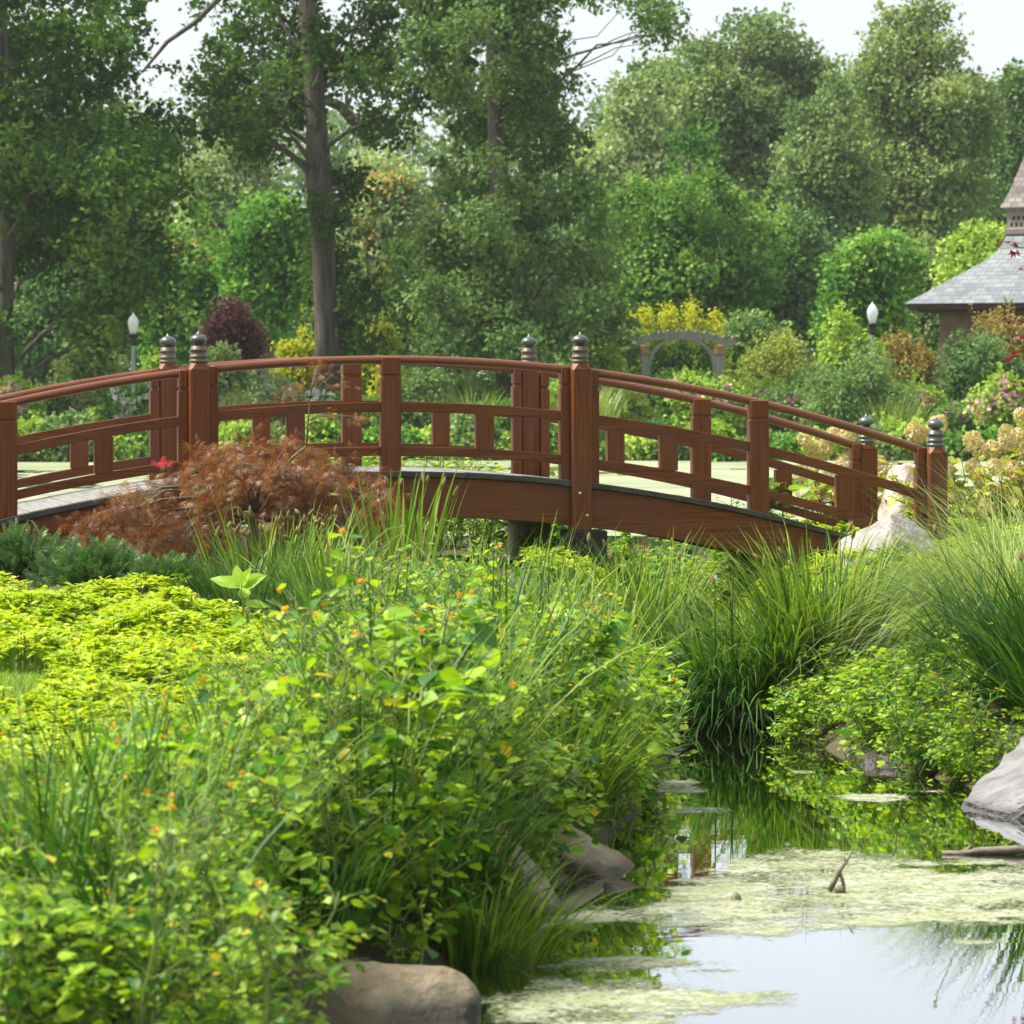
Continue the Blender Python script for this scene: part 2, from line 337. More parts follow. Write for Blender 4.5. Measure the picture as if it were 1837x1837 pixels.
L('redmaple', [(.10, .012, .012), (.22, .03, .02)], trans=.4, tcol=(1.4, .6, .5))
L('scarlet', [(.5, .02, .03), (.6, .05, .05)], trans=.4, tcol=(1.2, .6, .6))
L('hydleaf', [(.14, .22, .03), (.32, .40, .05), (.50, .50, .09), (.48, .36, .10)], trans=.4)
L('hydflower', [(.46, .36, .13), (.62, .50, .22), (.72, .60, .34)], trans=.3, tcol=(1, 1, .8))
L('orange', [(.85, .36, .01), (.9, .55, .03)], trans=.3, tcol=(1, 1, .6))
L('straw', [(.20, .17, .06), (.30, .25, .10)], trans=.3, rough=.8, spec=.1, tcol=(1, 1, .8))
L('pink', [(.65, .30, .42), (.75, .5, .6)], trans=.3, tcol=(1, .9, .95))
L('white', [(.6, .62, .55), (.75, .75, .7)], trans=.3, tcol=(1, 1, .95))
L('lavender', [(.30, .22, .38), (.42, .32, .48)], trans=.3, tcol=(1, .9, 1))
def T(name, a, b, c, trans=.3): L(name, [a, b, c], trans=trans, simple=True, tcol=(1.2, 1.2, .6))
T('oak', (0.026, 0.062, 0.02), (0.06, 0.125, 0.032), (0.145, 0.235, 0.055))
T('oak_blue', (0.04, 0.09, 0.034), (0.105, 0.19, 0.062), (0.23, 0.325, 0.12))
T('oak_yellow', (0.026, 0.068, 0.022), (0.062, 0.14, 0.034), (0.18, 0.28, 0.06))
T('green', (0.045, 0.13, 0.035), (0.12, 0.25, 0.055), (0.27, 0.42, 0.1))
T('vivid', (0.045, 0.14, 0.035), (0.115, 0.265, 0.052), (0.25, 0.42, 0.09))
T('pale', (0.15, 0.23, 0.1), (0.27, 0.36, 0.16), (0.41, 0.49, 0.24))
T('olive', (0.115, 0.175, 0.065), (0.21, 0.285, 0.105), (0.33, 0.405, 0.17))
T('poplar', (.09, .16, .065), (.17, .26, .10), (.29, .38, .16))
T('far', (0.11, 0.17, 0.09), (0.17, 0.25, 0.13), (0.26, 0.35, 0.18))
T('deep', (0.055, 0.12, 0.052), (0.115, 0.21, 0.082), (0.21, 0.32, 0.12))
T('gold', (0.2, 0.27, 0.02), (0.45, 0.48, 0.03), (0.66, 0.63, 0.07))
T('plum', (.05, .02, .03), (.10, .04, .055), (.16, .07, .08))
T('seed', (.36, .26, .07), (.50, .36, .12), (.55, .45, .2))
T('rust', (.20, .15, .05), (.32, .25, .08), (.38, .34, .11))
T('lime', (0.13, 0.26, 0.04), (0.29, 0.44, 0.07), (0.45, 0.57, 0.13))
T('blueg', (0.08, 0.15, 0.055), (0.17, 0.275, 0.095), (0.3, 0.41, 0.16))
T('straws', (0.15, 0.21, 0.045), (0.31, 0.37, 0.08), (0.45, 0.48, 0.14))

# leaf shapes
def tm(v, f): return (np.array(v, float), f)
DIA = tm([(0, 0, 0), (.33, .45, .06), (0, 1, 0), (-.33, .45, .06)], [(0, 1, 2, 3)])
ROUND = tm([(0, 0, 0), (.42, .25, .08), (.42, .7, .05), (0, 1, 0), (-.42, .7, .05), (-.42, .25, .08)], [(0, 1, 2, 3), (0, 3, 4, 5)])
OVAL = tm([(0, 0, 0), (0, .5, -.02), (0, 1, -.12), (.25, .22, .05), (.30, .5, .03), (.16, .8, -.03), (-.25, .22, .05), (-.30, .5, .03), (-.16, .8, -.03)],
          [(0, 3, 4, 1), (1, 4, 5, 2), (0, 1, 7, 6), (1, 2, 8, 7)])
def lobed(n, spread, w, curl=-.25, vary=.35):
    V = []; Fs = []
    for i in range(n):
        a = R_(-spread+2*spread*i/(n-1)); l = 1-vary*abs(i-(n-1)/2)/((n-1)/2)
        dx, dy = sin(a), cos(a); ox, oy = cos(a)*w, -sin(a)*w; k = len(V)
        V += [(0, 0, 0), (dx*l*.45+ox, dy*l*.45+oy, curl*.15), (dx*l, dy*l, curl*l), (dx*l*.45-ox, dy*l*.45-oy, curl*.15)]
        Fs.append((k, k+1, k+2, k+3))
    return tm(V, Fs)
LACE = lobed(7, 80, .03, -.3)
PALM = lobed(5, 80, .15, -.15)
FLOR = lobed(4, 135, .22, .1, .1)
NEEDLE = tm([(0, 0, 0), (.06, .3, 0), (0, 1, 0), (-.06, .3, 0)], [(0, 1, 2, 3)])

def rot_z(a):
    c, s = np.cos(a), np.sin(a); Z = np.zeros_like(a); O = np.ones_like(a)
    return np.stack([np.stack([c, -s, Z], -1), np.stack([s, c, Z], -1), np.stack([Z, Z, O], -1)], -2)

# ------------------------------------------------------------------ terrain
YK = [2, 8, 12.6, 15.1, 16.9, 19, 21.9, 23.5, 26, 30, 33, 36, 44]
XLk = [-1.0, -.75, -.5, .02, .34, .62, .88, .98, 1.05, 1.1, .9, -1.5, -45]
XRk = [3.6, 3.5, 3.3, 3.1, 2.9, 2.55, 1.78, 1.5, 1.45, 1.5, 1.8, 4, 45]
def ground(X, Y):
    X = np.asarray(X, float); Y = np.asarray(Y, float)
    xl = np.interp(Y, YK, XLk); xr = np.interp(Y, YK, XRk)
    dl, dr = xl-X, X-xr; d = np.maximum(dl, dr)
    tl = np.interp(Y, [2, 12, 16, 26, 31], [.45, .28, .42, .74, .72]); trr = np.interp(Y, [2, 18, 22, 28.5, 31], [.5, .35, .45, .70, .75])
    tgt = np.where(dl > dr, tl, trr)
    g = np.where(d > 0, tgt*(1-np.exp(-np.maximum(d, 0)/.42)), -.4*smooth(0, .5, -d))
    far = -.4+ .75*smooth(92.6, 95.4, Y)+.35*smooth(95, 115, Y)+ .6*smooth(115, 300, Y)
    k = smooth(60, 88, Y)
    side = .4*smooth(40, 60, np.abs(X))*smooth(38, 50, Y)
    return np.maximum(g*(1-k)+far*k, np.where(Y > 38, side+far*k+g*(1-k), -9))
def gz(X, Y): return float(ground(X, Y))

def axis_pts(segs):
    out = []
    for a, b, st in segs: out += list(np.arange(a, b, st))
    return np.array(out+[segs[-1][1]])
def terrain():
    xs = axis_pts([(-900, -60, 70), (-60, -8, 3), (-8, 8, .12), (8, 60, 3), (60, 900, 70)])
    ys = axis_pts([(-60, 2, 6), (2, 40, .14), (40, 88, 2.5), (88, 120, .7), (120, 300, 12), (300, 2500, 200)])
    XX, YY = np.meshgrid(xs, ys); ZZ = ground(XX, YY)
    rng = np.random.default_rng(3); ZZ = ZZ+rng.normal(0, .012, ZZ.shape)*(np.abs(XX) < 8)*(YY < 40)
    ny, nx = XX.shape; i = np.arange(ny*nx).reshape(ny, nx)
    Q = np.stack([i[:-1, :-1], i[:-1, 1:], i[1:, 1:], i[1:, :-1]], -1).reshape(-1, 4)
    g = Geo(); g.quads(np.stack([XX, YY, ZZ], -1).reshape(-1, 3), Q)
    tag(g.build('ground', M['soil'], shade=True), kind='structure')
    g = Geo(); g.quads([(-70, -20, 0), (70, -20, 0), (70, 97, 0), (-70, 97, 0)], [(0, 1, 2, 3)])
    tag(g.build('water', M['water']), kind='structure')
terrain()

# ------------------------------------------------------------------ foot bridge
TH = R_(12.4); BO = (-.874, 28.0, 0.0); WB = 1.6; RB = 24.0
def bz(s): return -s*s/RB
DECK, HAND, MID, LOW = 1.392, 2.19, 1.852, 1.535
def bridge():
    b = thing('footbridge', 'arched red-brown timber footbridge with railings and bronze post caps over the stream', 'bridge', BO, TH)
    def arc_box(name, w0, w1, ztop, h, s0, s1, mat, n=40, kind=None, par=b):
        g = Geo(); ss = np.linspace(s0, s1, n); V = []; c = min(.005, (w1-w0)*.2)
        for s in ss:
            z = ztop+bz(s)
            V += [(s, w0+c, z), (s, w1-c, z), (s, w1, z-c), (s, w1, z-h+c), (s, w1-c, z-h), (s, w0+c, z-h), (s, w0, z-h+c), (s, w0, z-c)]
        m = 8
        Q = [(i*m+k, (i+1)*m+k, (i+1)*m+(k+1) % m, i*m+(k+1) % m) for i in range(n-1) for k in range(m)]
        g.quads(V, Q); g.add(V[:8], [list(range(8))]); g.add(V[-8:], [list(range(8))[::-1]])
        return g.build(name, mat, par)
    # deck boards: one part, boards laid across
    g = Geo(); bw = .142; n = int(9.7/bw); rr = random.Random(4)
    for i in range(n):
        s = -4.85+i*bw; zc = DECK+bz(s+bw/2); sl = -(s+bw/2)/12
        j = rr.uniform(-.002, .002); e = rr.uniform(-.008, .008)
        x0, x1 = s+.003, s+bw-.003
        V = []
        for (x, dz) in ((x0, 0), (x1, 0)):
            for (y, t) in ((-.085+e, 0), (WB+.085+e, 0)):
                zz = zc+(x-(s+bw/2))*sl+j
                V += [(x, y, zz), (x, y, zz-.038)]
        g.add(V, [(0, 4, 6, 2), (1, 3, 7, 5), (0, 1, 5, 4), (2, 6, 7, 3), (0, 2, 3, 1), (4, 5, 7, 6)])
    g.build('deck', M['deck'], b)
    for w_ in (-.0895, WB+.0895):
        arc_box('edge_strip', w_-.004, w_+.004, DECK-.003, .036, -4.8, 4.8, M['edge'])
    for w_ in (0, WB):
        arc_box('beam', w_-.055, w_+.045, DECK-.042, .285, -4.8, 4.8, M['wood_x'])
    for w_ in (WB*.5,):
        arc_box('joist', w_-.05, w_+.05, DECK-.042, .22, -4.8, 4.8, M['wood_x'])
    mains = (-4.09, -1.39, 1.39, 4.09); mids = (-2.74, 0, 2.74)
    shorts = (-3.40, -2.06, -.69, .69, 2.06, 3.40)
    for side, w_ in enumerate((0, WB)):
        out = -1 if side == 0 else 1
        for a, c in zip(mains[:-1], mains[1:]):
            ss = np.linspace(a+.05, c-.05, 24)
            g = Geo(); g.tube([(s, w_, HAND+bz(s)) for s in ss], .031, 16); g.build('handrail', M['rail'], b, True)
            arc_box('middle_rail', w_-.03, w_+.03, MID+.035, .07, a+.13, c-.13, M['wood_x'], 20)
            arc_box('bottom_rail', w_-.03, w_+.03, LOW+.033, .066, a+.13, c-.13, M['wood_x'], 20)
        def notched(x0, x1, s, name):
            g = Geo(); zt = HAND+bz(s)+.018; zb = DECK+bz(s)-.02
            if abs(x0) > 9: return
            g.box(x0, x1, w_-.052, w_+.052, zb, zt-.145, .005)
            g.box(x0+.012, x1-.012, w_-.04, w_+.04, zt-.147, zt-.123, 0)
            g.box(x0+.003, x1-.003, w_-.049, w_+.049, zt-.125, zt, .005)
            g.build(name, M['wood_z'], b)
        for s in mids: notched(s-.072, s+.072, s, 'rail_post')
        for s in shorts:
            g = Geo(); g.box(s-.066, s+.066, w_-.036, w_+.036, LOW+bz(s)+.026, MID+bz(s)-.026, .004); g.build('baluster', M['wood_z'], b)
        for s in mains:
            for d in (-1, 1):
                if abs(s) > 4 and d*s > 0: continue
                a, c = sorted((s+d*.074, s+d*.142)); notched(a, c, s+d*.1, 'side_post')
            # main post with bevelled head, collar and bronze onion cap
            wc = w_+out*.045; zb = DECK+bz(s); zt = zb+.86; hh = .073
            bot = zb-.36 if abs(s) < 2 else zb-.6
            g = Geo(); g.box(s-hh, s+hh, wc-hh, wc+hh, bot, zt-.05, .010)
            ring = []
            for h, ins in ((zt-.052, .0), (zt-.03, .012), (zt, .024)):
                q = hh-ins*.7; k = .012+ins*.9
                ring.append([(s+x, wc+y, h) for x, y in ((-q+k, -q), (q-k, -q), (q, -q+k), (q, q-k), (q-k, q), (-q+k, q), (-q, q-k), (-q, -q+k))])
            V = sum(ring, []); fs = [(l*8+i, l*8+(i+1) % 8, (l+1)*8+(i+1) % 8, (l+1)*8+i) for l in range(2) for i in range(8)]+[list(range(16, 24))]
            g.add(V, fs); po = g.build('post', M['wood_z'], b)
            g = Geo(); p = [(.058, -.004), (.064, .0), (.064, .016), (.058, .02), (.058, .03), (.063, .034), (.063, .046), (.057, .05), (.057, .078), (.062, .082), (.062, .092), (.056, .096), (.056, .112), (.045, .118)]
            g.lathe(p, 28, (s, wc, zt)); g.build('collar', M['collar'] if s > -9 and abs(s) < 2 else M['bronze'], po, True)
            g = Geo(); p = [(.034, .112), (.028, .122), (.036, .131), (.054, .142), (.0605, .156), (.060, .168), (.052, .182), (.036, .193), (.018, .2), (.009, .208), (.004, .222), (.001, .226)]
            g.lathe(p, 28, (s, wc, zt)); g.build('cap', M['bronze'], po, True)
            if abs(s) < 2:
                for dz, dx in ((-.085, -.018), (-.245, .035)):
                    g = Geo(); y = wc+out*hh; g.lathe([(.011, -.004), (.011, .004), (.006, .009), (.001, .010)], 12)
                    V = np.concatenate(g.V); V = np.stack([V[:, 0], out*V[:, 2], V[:, 1]], 1); g.V = [V+np.array([s+dx, y, zb+dz])]
                    g.build('bolt', M['bolt'], po)
    for s in (-1.39, 1.39):
        zb = DECK+bz(s)
        g = Geo(); g.box(s-.115, s+.175, -.165, .10, zb-.585, zb-.355, .006); g.build('pier_bracket', M['steel'], b)
        g = Geo(); g.box(s-.07, s+.085, -.115, .04, -.5, zb-.587, .01); g.build('pile', M['pile'], b)
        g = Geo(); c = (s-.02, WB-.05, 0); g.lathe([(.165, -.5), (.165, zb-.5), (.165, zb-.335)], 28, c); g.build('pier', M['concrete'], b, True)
    return b
bridge()

# ------------------------------------------------------------------ rocks
def ico(n=4):
    import bmesh
    bm = bmesh.new(); bmesh.ops.create_icosphere(bm, subdivisions=n, radius=1)
    V = np.array([v.co[:] for v in bm.verts]); Fc = [[v.index for v in f.verts] for f in bm.faces]; bm.free(); return V, np.array(Fc)
ICO = ico(5)
def rock(label, mat, c, r, seed, planes=7, rough=.09, rz=0, cuts=(), group=None):
    rng = np.random.default_rng(seed); V = ICO[0].copy()
    nz = [mnoise.noise(Vector(p*1.4+seed*3.1)) for p in V]; V *= (1+.22*np.array(nz))[:, None]
    pl = [(nrm(rng.normal(size=3)), rng.uniform(.62, .88)) for _ in range(planes)]+[(nrm(np.array(a, float)), d) for a, d in cuts]
    for nvec, d in pl:
        h = V@nvec-d; V -= np.outer(np.where(h > 0, h*.93, 0), nvec)
    nz = np.array([mnoise.fractal(Vector(p*2.6+seed), .9, 2.1, 6) for p in V]); V *= (1+rough*nz)[:, None]
    V = V*np.asarray(r); a = rz; V = V@np.array([[cos(a), sin(a), 0], [-sin(a), cos(a), 0], [0, 0, 1]])
    g = Geo(); g.quads(V, ICO[1]); o = g.build('rock', mat, shade=True); o.location = c
    return tag(o, label, 'rock', group)
def P(px, py, Y): return tuple(at(px, py, Y))
rock('large rounded tan boulder at the water edge under the nearest leaves', M['rock_tan'], (pxx(672, 12.8), 12.85, -.06), (.39, .30, .235), 11, 4, .05)
rock('brown boulder sloping into the water on the left bank', M['rock_tan'], (pxx(915, 15.3), 15.4, .05), (.29, .42, .28), 12, 5, .05, .3, cuts=[((.75, -.35, .6), .42)])
rock('grey-brown boulder with flat sloping face beside the brown boulder', M['rock_tan'], (pxx(1040, 16.4), 16.5, .02), (.25, .3, .19), 13, 6, .05, .5, cuts=[((.5, -.5, .7), .5)])
rock('small low stone lying in the water below the grey-brown boulder', M['rock_tan'], (pxx(1115, 15.9), 15.9, -.03), (.10, .09, .06), 14, 5)
def slab(label):
    import bmesh
    pts = [P(1716, 1442, 18.8), P(1806, 1466, 18.35), P(1960, 1480, 18.2), P(1836, 1317, 19.6), P(1905, 1268, 19.9), P(2040, 1240, 19.9), P(2040, 1340, 18.4), P(1850, 1440, 18.3)]
    pts += [(p[0], p[1], -.25) for p in pts[:3]]+[(pts[4][0], 20.2, -.2), (pts[5][0], 20.2, -.2), (pts[5][0], 18.2, -.2)]
    bm = bmesh.new(); [bm.verts.new(p) for p in pts]; bmesh.ops.convex_hull(bm, input=bm.verts[:])
    bmesh.ops.delete(bm, geom=[v for v in bm.verts if not v.link_faces], context='VERTS')
    bmesh.ops.bevel(bm, geom=bm.edges[:], offset=.022, segments=2, affect='EDGES')
    bmesh.ops.triangulate(bm, faces=bm.faces[:])
    for _ in range(4): bmesh.ops.subdivide_edges(bm, edges=[e for e in bm.edges if e.calc_length() > .03], cuts=1); bmesh.ops.triangulate(bm, faces=bm.faces[:])
    for v in bm.verts: v.co += v.normal*(.022*mnoise.fractal(v.co*Vector((3, 7, 7)), .8, 2.1, 5)+.012*mnoise.noise(v.co*2))
    V = np.array([v.co[:] for v in bm.verts]); bm.verts.index_update(); Fc = [[v.index for v in f.verts] for f in bm.faces]; bm.free()
    g = Geo(); g.quads(V, Fc); o = np.array(P(1880, 1440, 18.9)); tag(g.build('rock', M['rock_grey'], origin=o), label, 'rock')
slab('grey slate slab leaning into the stream at the right edge')
rock('pale angular quartz boulder in front of the bridge end post', M['rock_pale'], (pxx(1588, 27.5), 27.45, .82), (.43, .28, .32), 16, 9, .06, .2, cuts=[((-.6, -.4, .7), .45), ((.5, -.5, .6), .52)])
rock('pinkish standing rock behind the bridge end posts', M['rock_pink'], (pxx(1625, 31.3), 31.3, .92), (.38, .26, .44), 17, 8, .06, 0, cuts=[((-.8, -.2, .35), .5)])
rock('grey stone between the jewelweed and the drooping sedge', M['rock_grey'], (pxx(1163, 22.9), 22.9, .12), (.16, .18, .19), 18, 7)
rock('flat grey stone at the water line left of the dark gap', M['rock_grey'], (pxx(1180, 22.1), 22.1, .03), (.14, .12, .05), 19, 7)
rock('dark wet rock under the drooping sedge at the water line', M['rock_dark'], (pxx(1360, 22.8), 23.1, .04), (.24, .2, .13), 20, 7)
rock('dark wet rock right of the gap below the upright grass clump', M['rock_dark'], (pxx(1480, 22.4), 22.5, .03), (.2, .16, .10), 21, 7)
rock('brown mossy rock beneath the jewelweed on the right bank', M['rock_dark'], (pxx(1620, 20.9), 20.9, .0), (.24, .18, .09), 22, 7)
rock('grey pebble half hidden in the leaves at the left edge', M['rock_grey'], (pxx(52, 13.0), 13.0, .42), (.06, .06, .055), 23, 5)

# ------------------------------------------------------------------ water plants: algae
def algae_near():
    cs = .02; xs = np.arange(-.35, 2.7, cs); ys = np.arange(11.6, 21.5, cs*1.6)
    XX, YY = np.meshgrid(xs, ys); px = XX/YY*F+IMG/2; py = HZ+CH/YY*F
    def nz(sx, sy, oc, off):
        rng = np.random.default_rng(off); out = np.zeros_like(XX); amp = 1
        for o in range(oc):
            gx, gy = XX*sx*2**o, YY*sy*2**o; ix, iy = np.floor(gx).astype(int), np.floor(gy).astype(int); fx, fy = gx-ix, gy-iy
            fx = fx*fx*(3-2*fx); fy = fy*fy*(3-2*fy); tab = rng.normal(size=(256, 256))
            a = lambda i, j: tab[i % 256, j % 256]
            out += amp*((a(ix, iy)*(1-fx)+a(ix+1, iy)*fx)*(1-fy)+(a(ix, iy+1)*(1-fx)+a(ix+1, iy+1)*fx)*fy); amp *= .6
        return out
    n1 = nz(2.2, 2.2, 5, 1); n2 = nz(9, 9, 3, 2)
    lo = np.interp(px, [900, 1050, 1150, 1240, 1330, 1420, 1500, 1700, 1837, 2000], [1700, 1640, 1620, 1575, 1540, 1522, 1522, 1545, 1540, 1530])
    hi = np.interp(px, [900, 1040, 1150, 1300, 1500, 1837, 2000], [1650, 1655, 1672, 1680, 1678, 1650, 1640])
    dmat = np.minimum(py-lo, hi-py)/16
    f = dmat+n1*.6+n2*.3
    def patch(cx, cy, rx, ry, k=1.0): return (1-np.hypot((px-cx)/rx, (py-cy)/ry))*2.2*k+n1*.5+n2*.2
    for a in ((1105, 1728, 150, 14), (1130, 1792, 230, 30), (1060, 1825, 190, 34), (1210, 1815, 90, 16), (1270, 1742, 60, 5), (1255, 1343, 42, 6), (1200, 1412, 55, 14), (1240, 1455, 70, 8), (1570, 1430, 90, 8), (1420, 1346, 34, 4), (1440, 1385, 28, 4), (1750, 1690, 70, 7), (1000, 1770, 60, 12), (1680, 1420, 40, 5)):
        f = np.maximum(f, patch(*a))
    m = f > -.55
    xl = np.interp(YY, YK, XLk)-.12; m &= XX > xl
    c = m[:-1, :-1] & m[1:, :-1] & m[:-1, 1:] & m[1:, 1:]
    i = np.arange(XX.size).reshape(XX.shape)
    Q = np.stack([i[:-1, :-1], i[:-1, 1:], i[1:, 1:], i[1:, :-1]], -1)[c]
    ZZ = .0015+0*f; att = np.clip(f, -.6, .8)*.5+.16*np.clip(nz(3.5, 4.5, 4, 21), -1.4, .6)
    u, inv = np.unique(Q.ravel(), return_inverse=True); V = np.stack([XX, YY, ZZ], -1).reshape(-1, 3)[u]
    g = Geo(); g.quads(V, inv.reshape(-1, 4), att.ravel()[u]); o = g.build('algae', M['algae'], shade=True); tag(o, 'pale green algae film floating on the near water', 'algae', kind='stuff')
    # far pond film, broken by dark water lanes
    xs = np.arange(-14, 14, .16); ys = np.arange(50, 94, .35); XX2, YY2 = np.meshgrid(xs, ys)
    r2 = np.random.default_rng(8); n = np.array([[mnoise.fractal(Vector((x*.22, y*.16, 3)), .8, 2, 4) for x in xs] for y in ys])
    m = n > -.42; c = m[:-1, :-1] & m[1:, :-1] & m[:-1, 1:] & m[1:, 1:]
    i = np.arange(XX2.size).reshape(XX2.shape); Q = np.stack([i[:-1, :-1], i[:-1, 1:], i[1:, 1:], i[1:, :-1]], -1)[c]
    u, inv = np.unique(Q.ravel(), return_inverse=True); V = np.stack([XX2, YY2, .006+0*n], -1).reshape(-1, 3)[u]
    g = Geo(); g.quads(V, inv.reshape(-1, 4)); tag(g.build('algae', M['algae_far']), 'pale algae film covering the pond behind the bridge', 'algae', kind='stuff')
algae_near()
def water_wood():
    Y = 15.76
    g = Geo(); p = [P(1488, 1598, Y), P(1497, 1582, Y), P(1506, 1562, Y), P(1517, 1548, Y), P(1530, 1527, Y)]
    g.tube(p, [.012, .011, .009, .0065, .003], 7); g.tube([P(1506, 1562, Y), P(1513, 1585, Y), P(1514, 1602, Y)], [.007, .008, .009], 6); g.tube([P(1517, 1548, Y), P(1515, 1536, Y)], [.005, .002], 5)
    g.tube([P(1510, 1590, Y-.02), P(1506, 1601, Y-.02)], [.015, .03], 8)
    tag(g.build('stick', M['twig'], shade=True), 'forked broken stick standing up out of the algae', 'stick')
    Y = 17.0; g = Geo(); pts = [P(1690, 1530, Y), P(1720, 1532, Y), P(1755, 1527, Y), P(1790, 1526, Y), P(1825, 1524, Y), P(1860, 1528, Y)]
    g.tube(pts, [.010, .014, .017, .019, .018, .012], 9); g.tube([P(1730, 1530, Y), P(1742, 1517, Y)], [.010, .007], 6)
    tag(g.build('log', M['driftwood'], shade=True), 'thin grey branch floating along the upper edge of the algae', 'log')
    Y = 15.53; g = Geo(); g.lathe([(.028, -.01), (.018, .012), (.004, .026)], 7, P(1320, 1612, Y)); tag(g.build('stump', M['twig']), 'tiny dark stub poking out of the algae left of the stick', 'stub')
    Y = 16.6; g = Geo(); a = np.array([P(1838, 1582, Y)]); g.tube([P(1820, 1575, Y), P(1845, 1590, Y)], [.02, .018], 6); tag(g.build('wood_chip', M['twig']), 'dark wood chip lying in the algae at the right edge', 'wood chip')
water_wood()

# ------------------------------------------------------------------ foliage generators
def lobe_leaves(rng, lobes, n, size, cl=12, sig=None, inner=1.4, up=.35, flat=.8, lift=.45, spray=.3):
    """leaves in clusters spread over the outer part of a set of ellipsoidal boughs"""
    lo = np.array([l[:6] for l in lobes], float); wgt = (lo[:, 3]*lo[:, 4]*lo[:, 5])**(2/3); wgt /= wgt.sum()
    nc = max(1, n//cl); k = rng.choice(len(lo), nc, p=wgt)
    d = nrm(rng.normal(size=(nc, 3))+np.array([0, 0, lift])); fac = rng.beta(3.2, inner, nc)
    cc = lo[k, :3]+d*lo[k, 3:6]*(fac*rng.choice([1, 1, 1, 1.18, 1.4], nc))[:, None]
    sig = sig or size*1.5
    ck = np.repeat(np.arange(nc), cl); m = len(ck)
    pos = cc[ck]+np.clip(rng.normal(size=(m, 3)), -1.7, 1.7)*sig*np.array([1, 1, flat])
    sp = rng.random(nc) < spray                           # some clusters run out along a twig
    sdir = nrm(d*.8+np.array([0, 0, .35])+rng.normal(size=(nc, 3))*.45); sl_ = lo[k, 3]*rng.uniform(.5, 1.1, nc)
    tt = rng.random(m); line = cc[ck]+sdir[ck]*(sl_[ck]*tt)[:, None]+rng.normal(size=(m, 3))*(sig*.32*(1.15-tt))[:, None]
    pos = np.where(sp[ck][:, None], line, pos)
    nn = nrm(d[ck]*.22+np.array([0, 0, up])+rng.normal(size=(m, 3))*.6)
    ax = nrm(rng.normal(size=(m, 3))+d[ck]*.4+np.array([0, 0, -.35]))
    Mx = frames(ax, nn)
    lv = np.array([l[6] if len(l) > 6 else .0 for l in lobes])
    v = np.clip(.42*rng.random(nc)[ck]+.38*rng.random(m)+.18+lv[k][ck]*.5+(rng.normal(0, .08, len(lo)))[k][ck], 0.02, .98)
    return pos, Mx, size*rng.uniform(.65, 1.25, m), v

def curve_pts(a, b, n=7, sag=0, wob=.05, rng=None):
    a, b = np.asarray(a, float), np.asarray(b, float); t = np.linspace(0, 1, n)[:, None]
    p = a+(b-a)*t; l = np.linalg.norm(b-a)
    p[:, 2] += sag*l*np.sin(t[:, 0]*pi)
    if rng is not None: p[1:-1] += rng.normal(size=(n-2, 3))*wob*l*.3
    return p

def in_poly(x, y, poly):
    c = False; j = len(poly)-1
    for i in range(len(poly)):
        xi, yi = poly[i]; xj, yj = poly[j]
        if (yi > y) != (yj > y) and x < (xj-xi)*(y-yi)/(yj-yi)+xi: c = not c
        j = i
    return c
def poly_lobes(rng, poly, n, rmin, rmax, Y, depth, zf=.75, lv=0, inset=.35):
    """boughs filling an outline whose size is given at distance Y; they are spread in depth like a real crown"""
    xs = [p[0] for p in poly]; ys = [p[1] for p in poly]; out = []; tries = 0
    while len(out) < n and tries < n*200:
        tries += 1; x = rng.uniform(min(xs), max(xs)); y = rng.uniform(min(ys), max(ys)); r = rng.uniform(rmin, rmax)
        if not in_poly(x, y, poly): continue
        if sum(in_poly(x+r*(1-inset)*cos(a), y+r*.8*(1-inset)*sin(a), poly) for a in np.arange(8)*pi/4) < 7: continue
        if any(math.hypot(x-q[0], (y-q[1])*1.2) < (r+q[2])*.42 for q in out[-200:]): 
            if rng.random() < .85: continue
        out.append((x, y, r))
    res = []
    for x, y, r in out:
        rw = r/F*Y; yy = Y+rng.uniform(-depth, depth); p = at(x, y, Y)
        res.append((p[0], yy, p[2], rw, rw, rw*zf, lv))
    return res

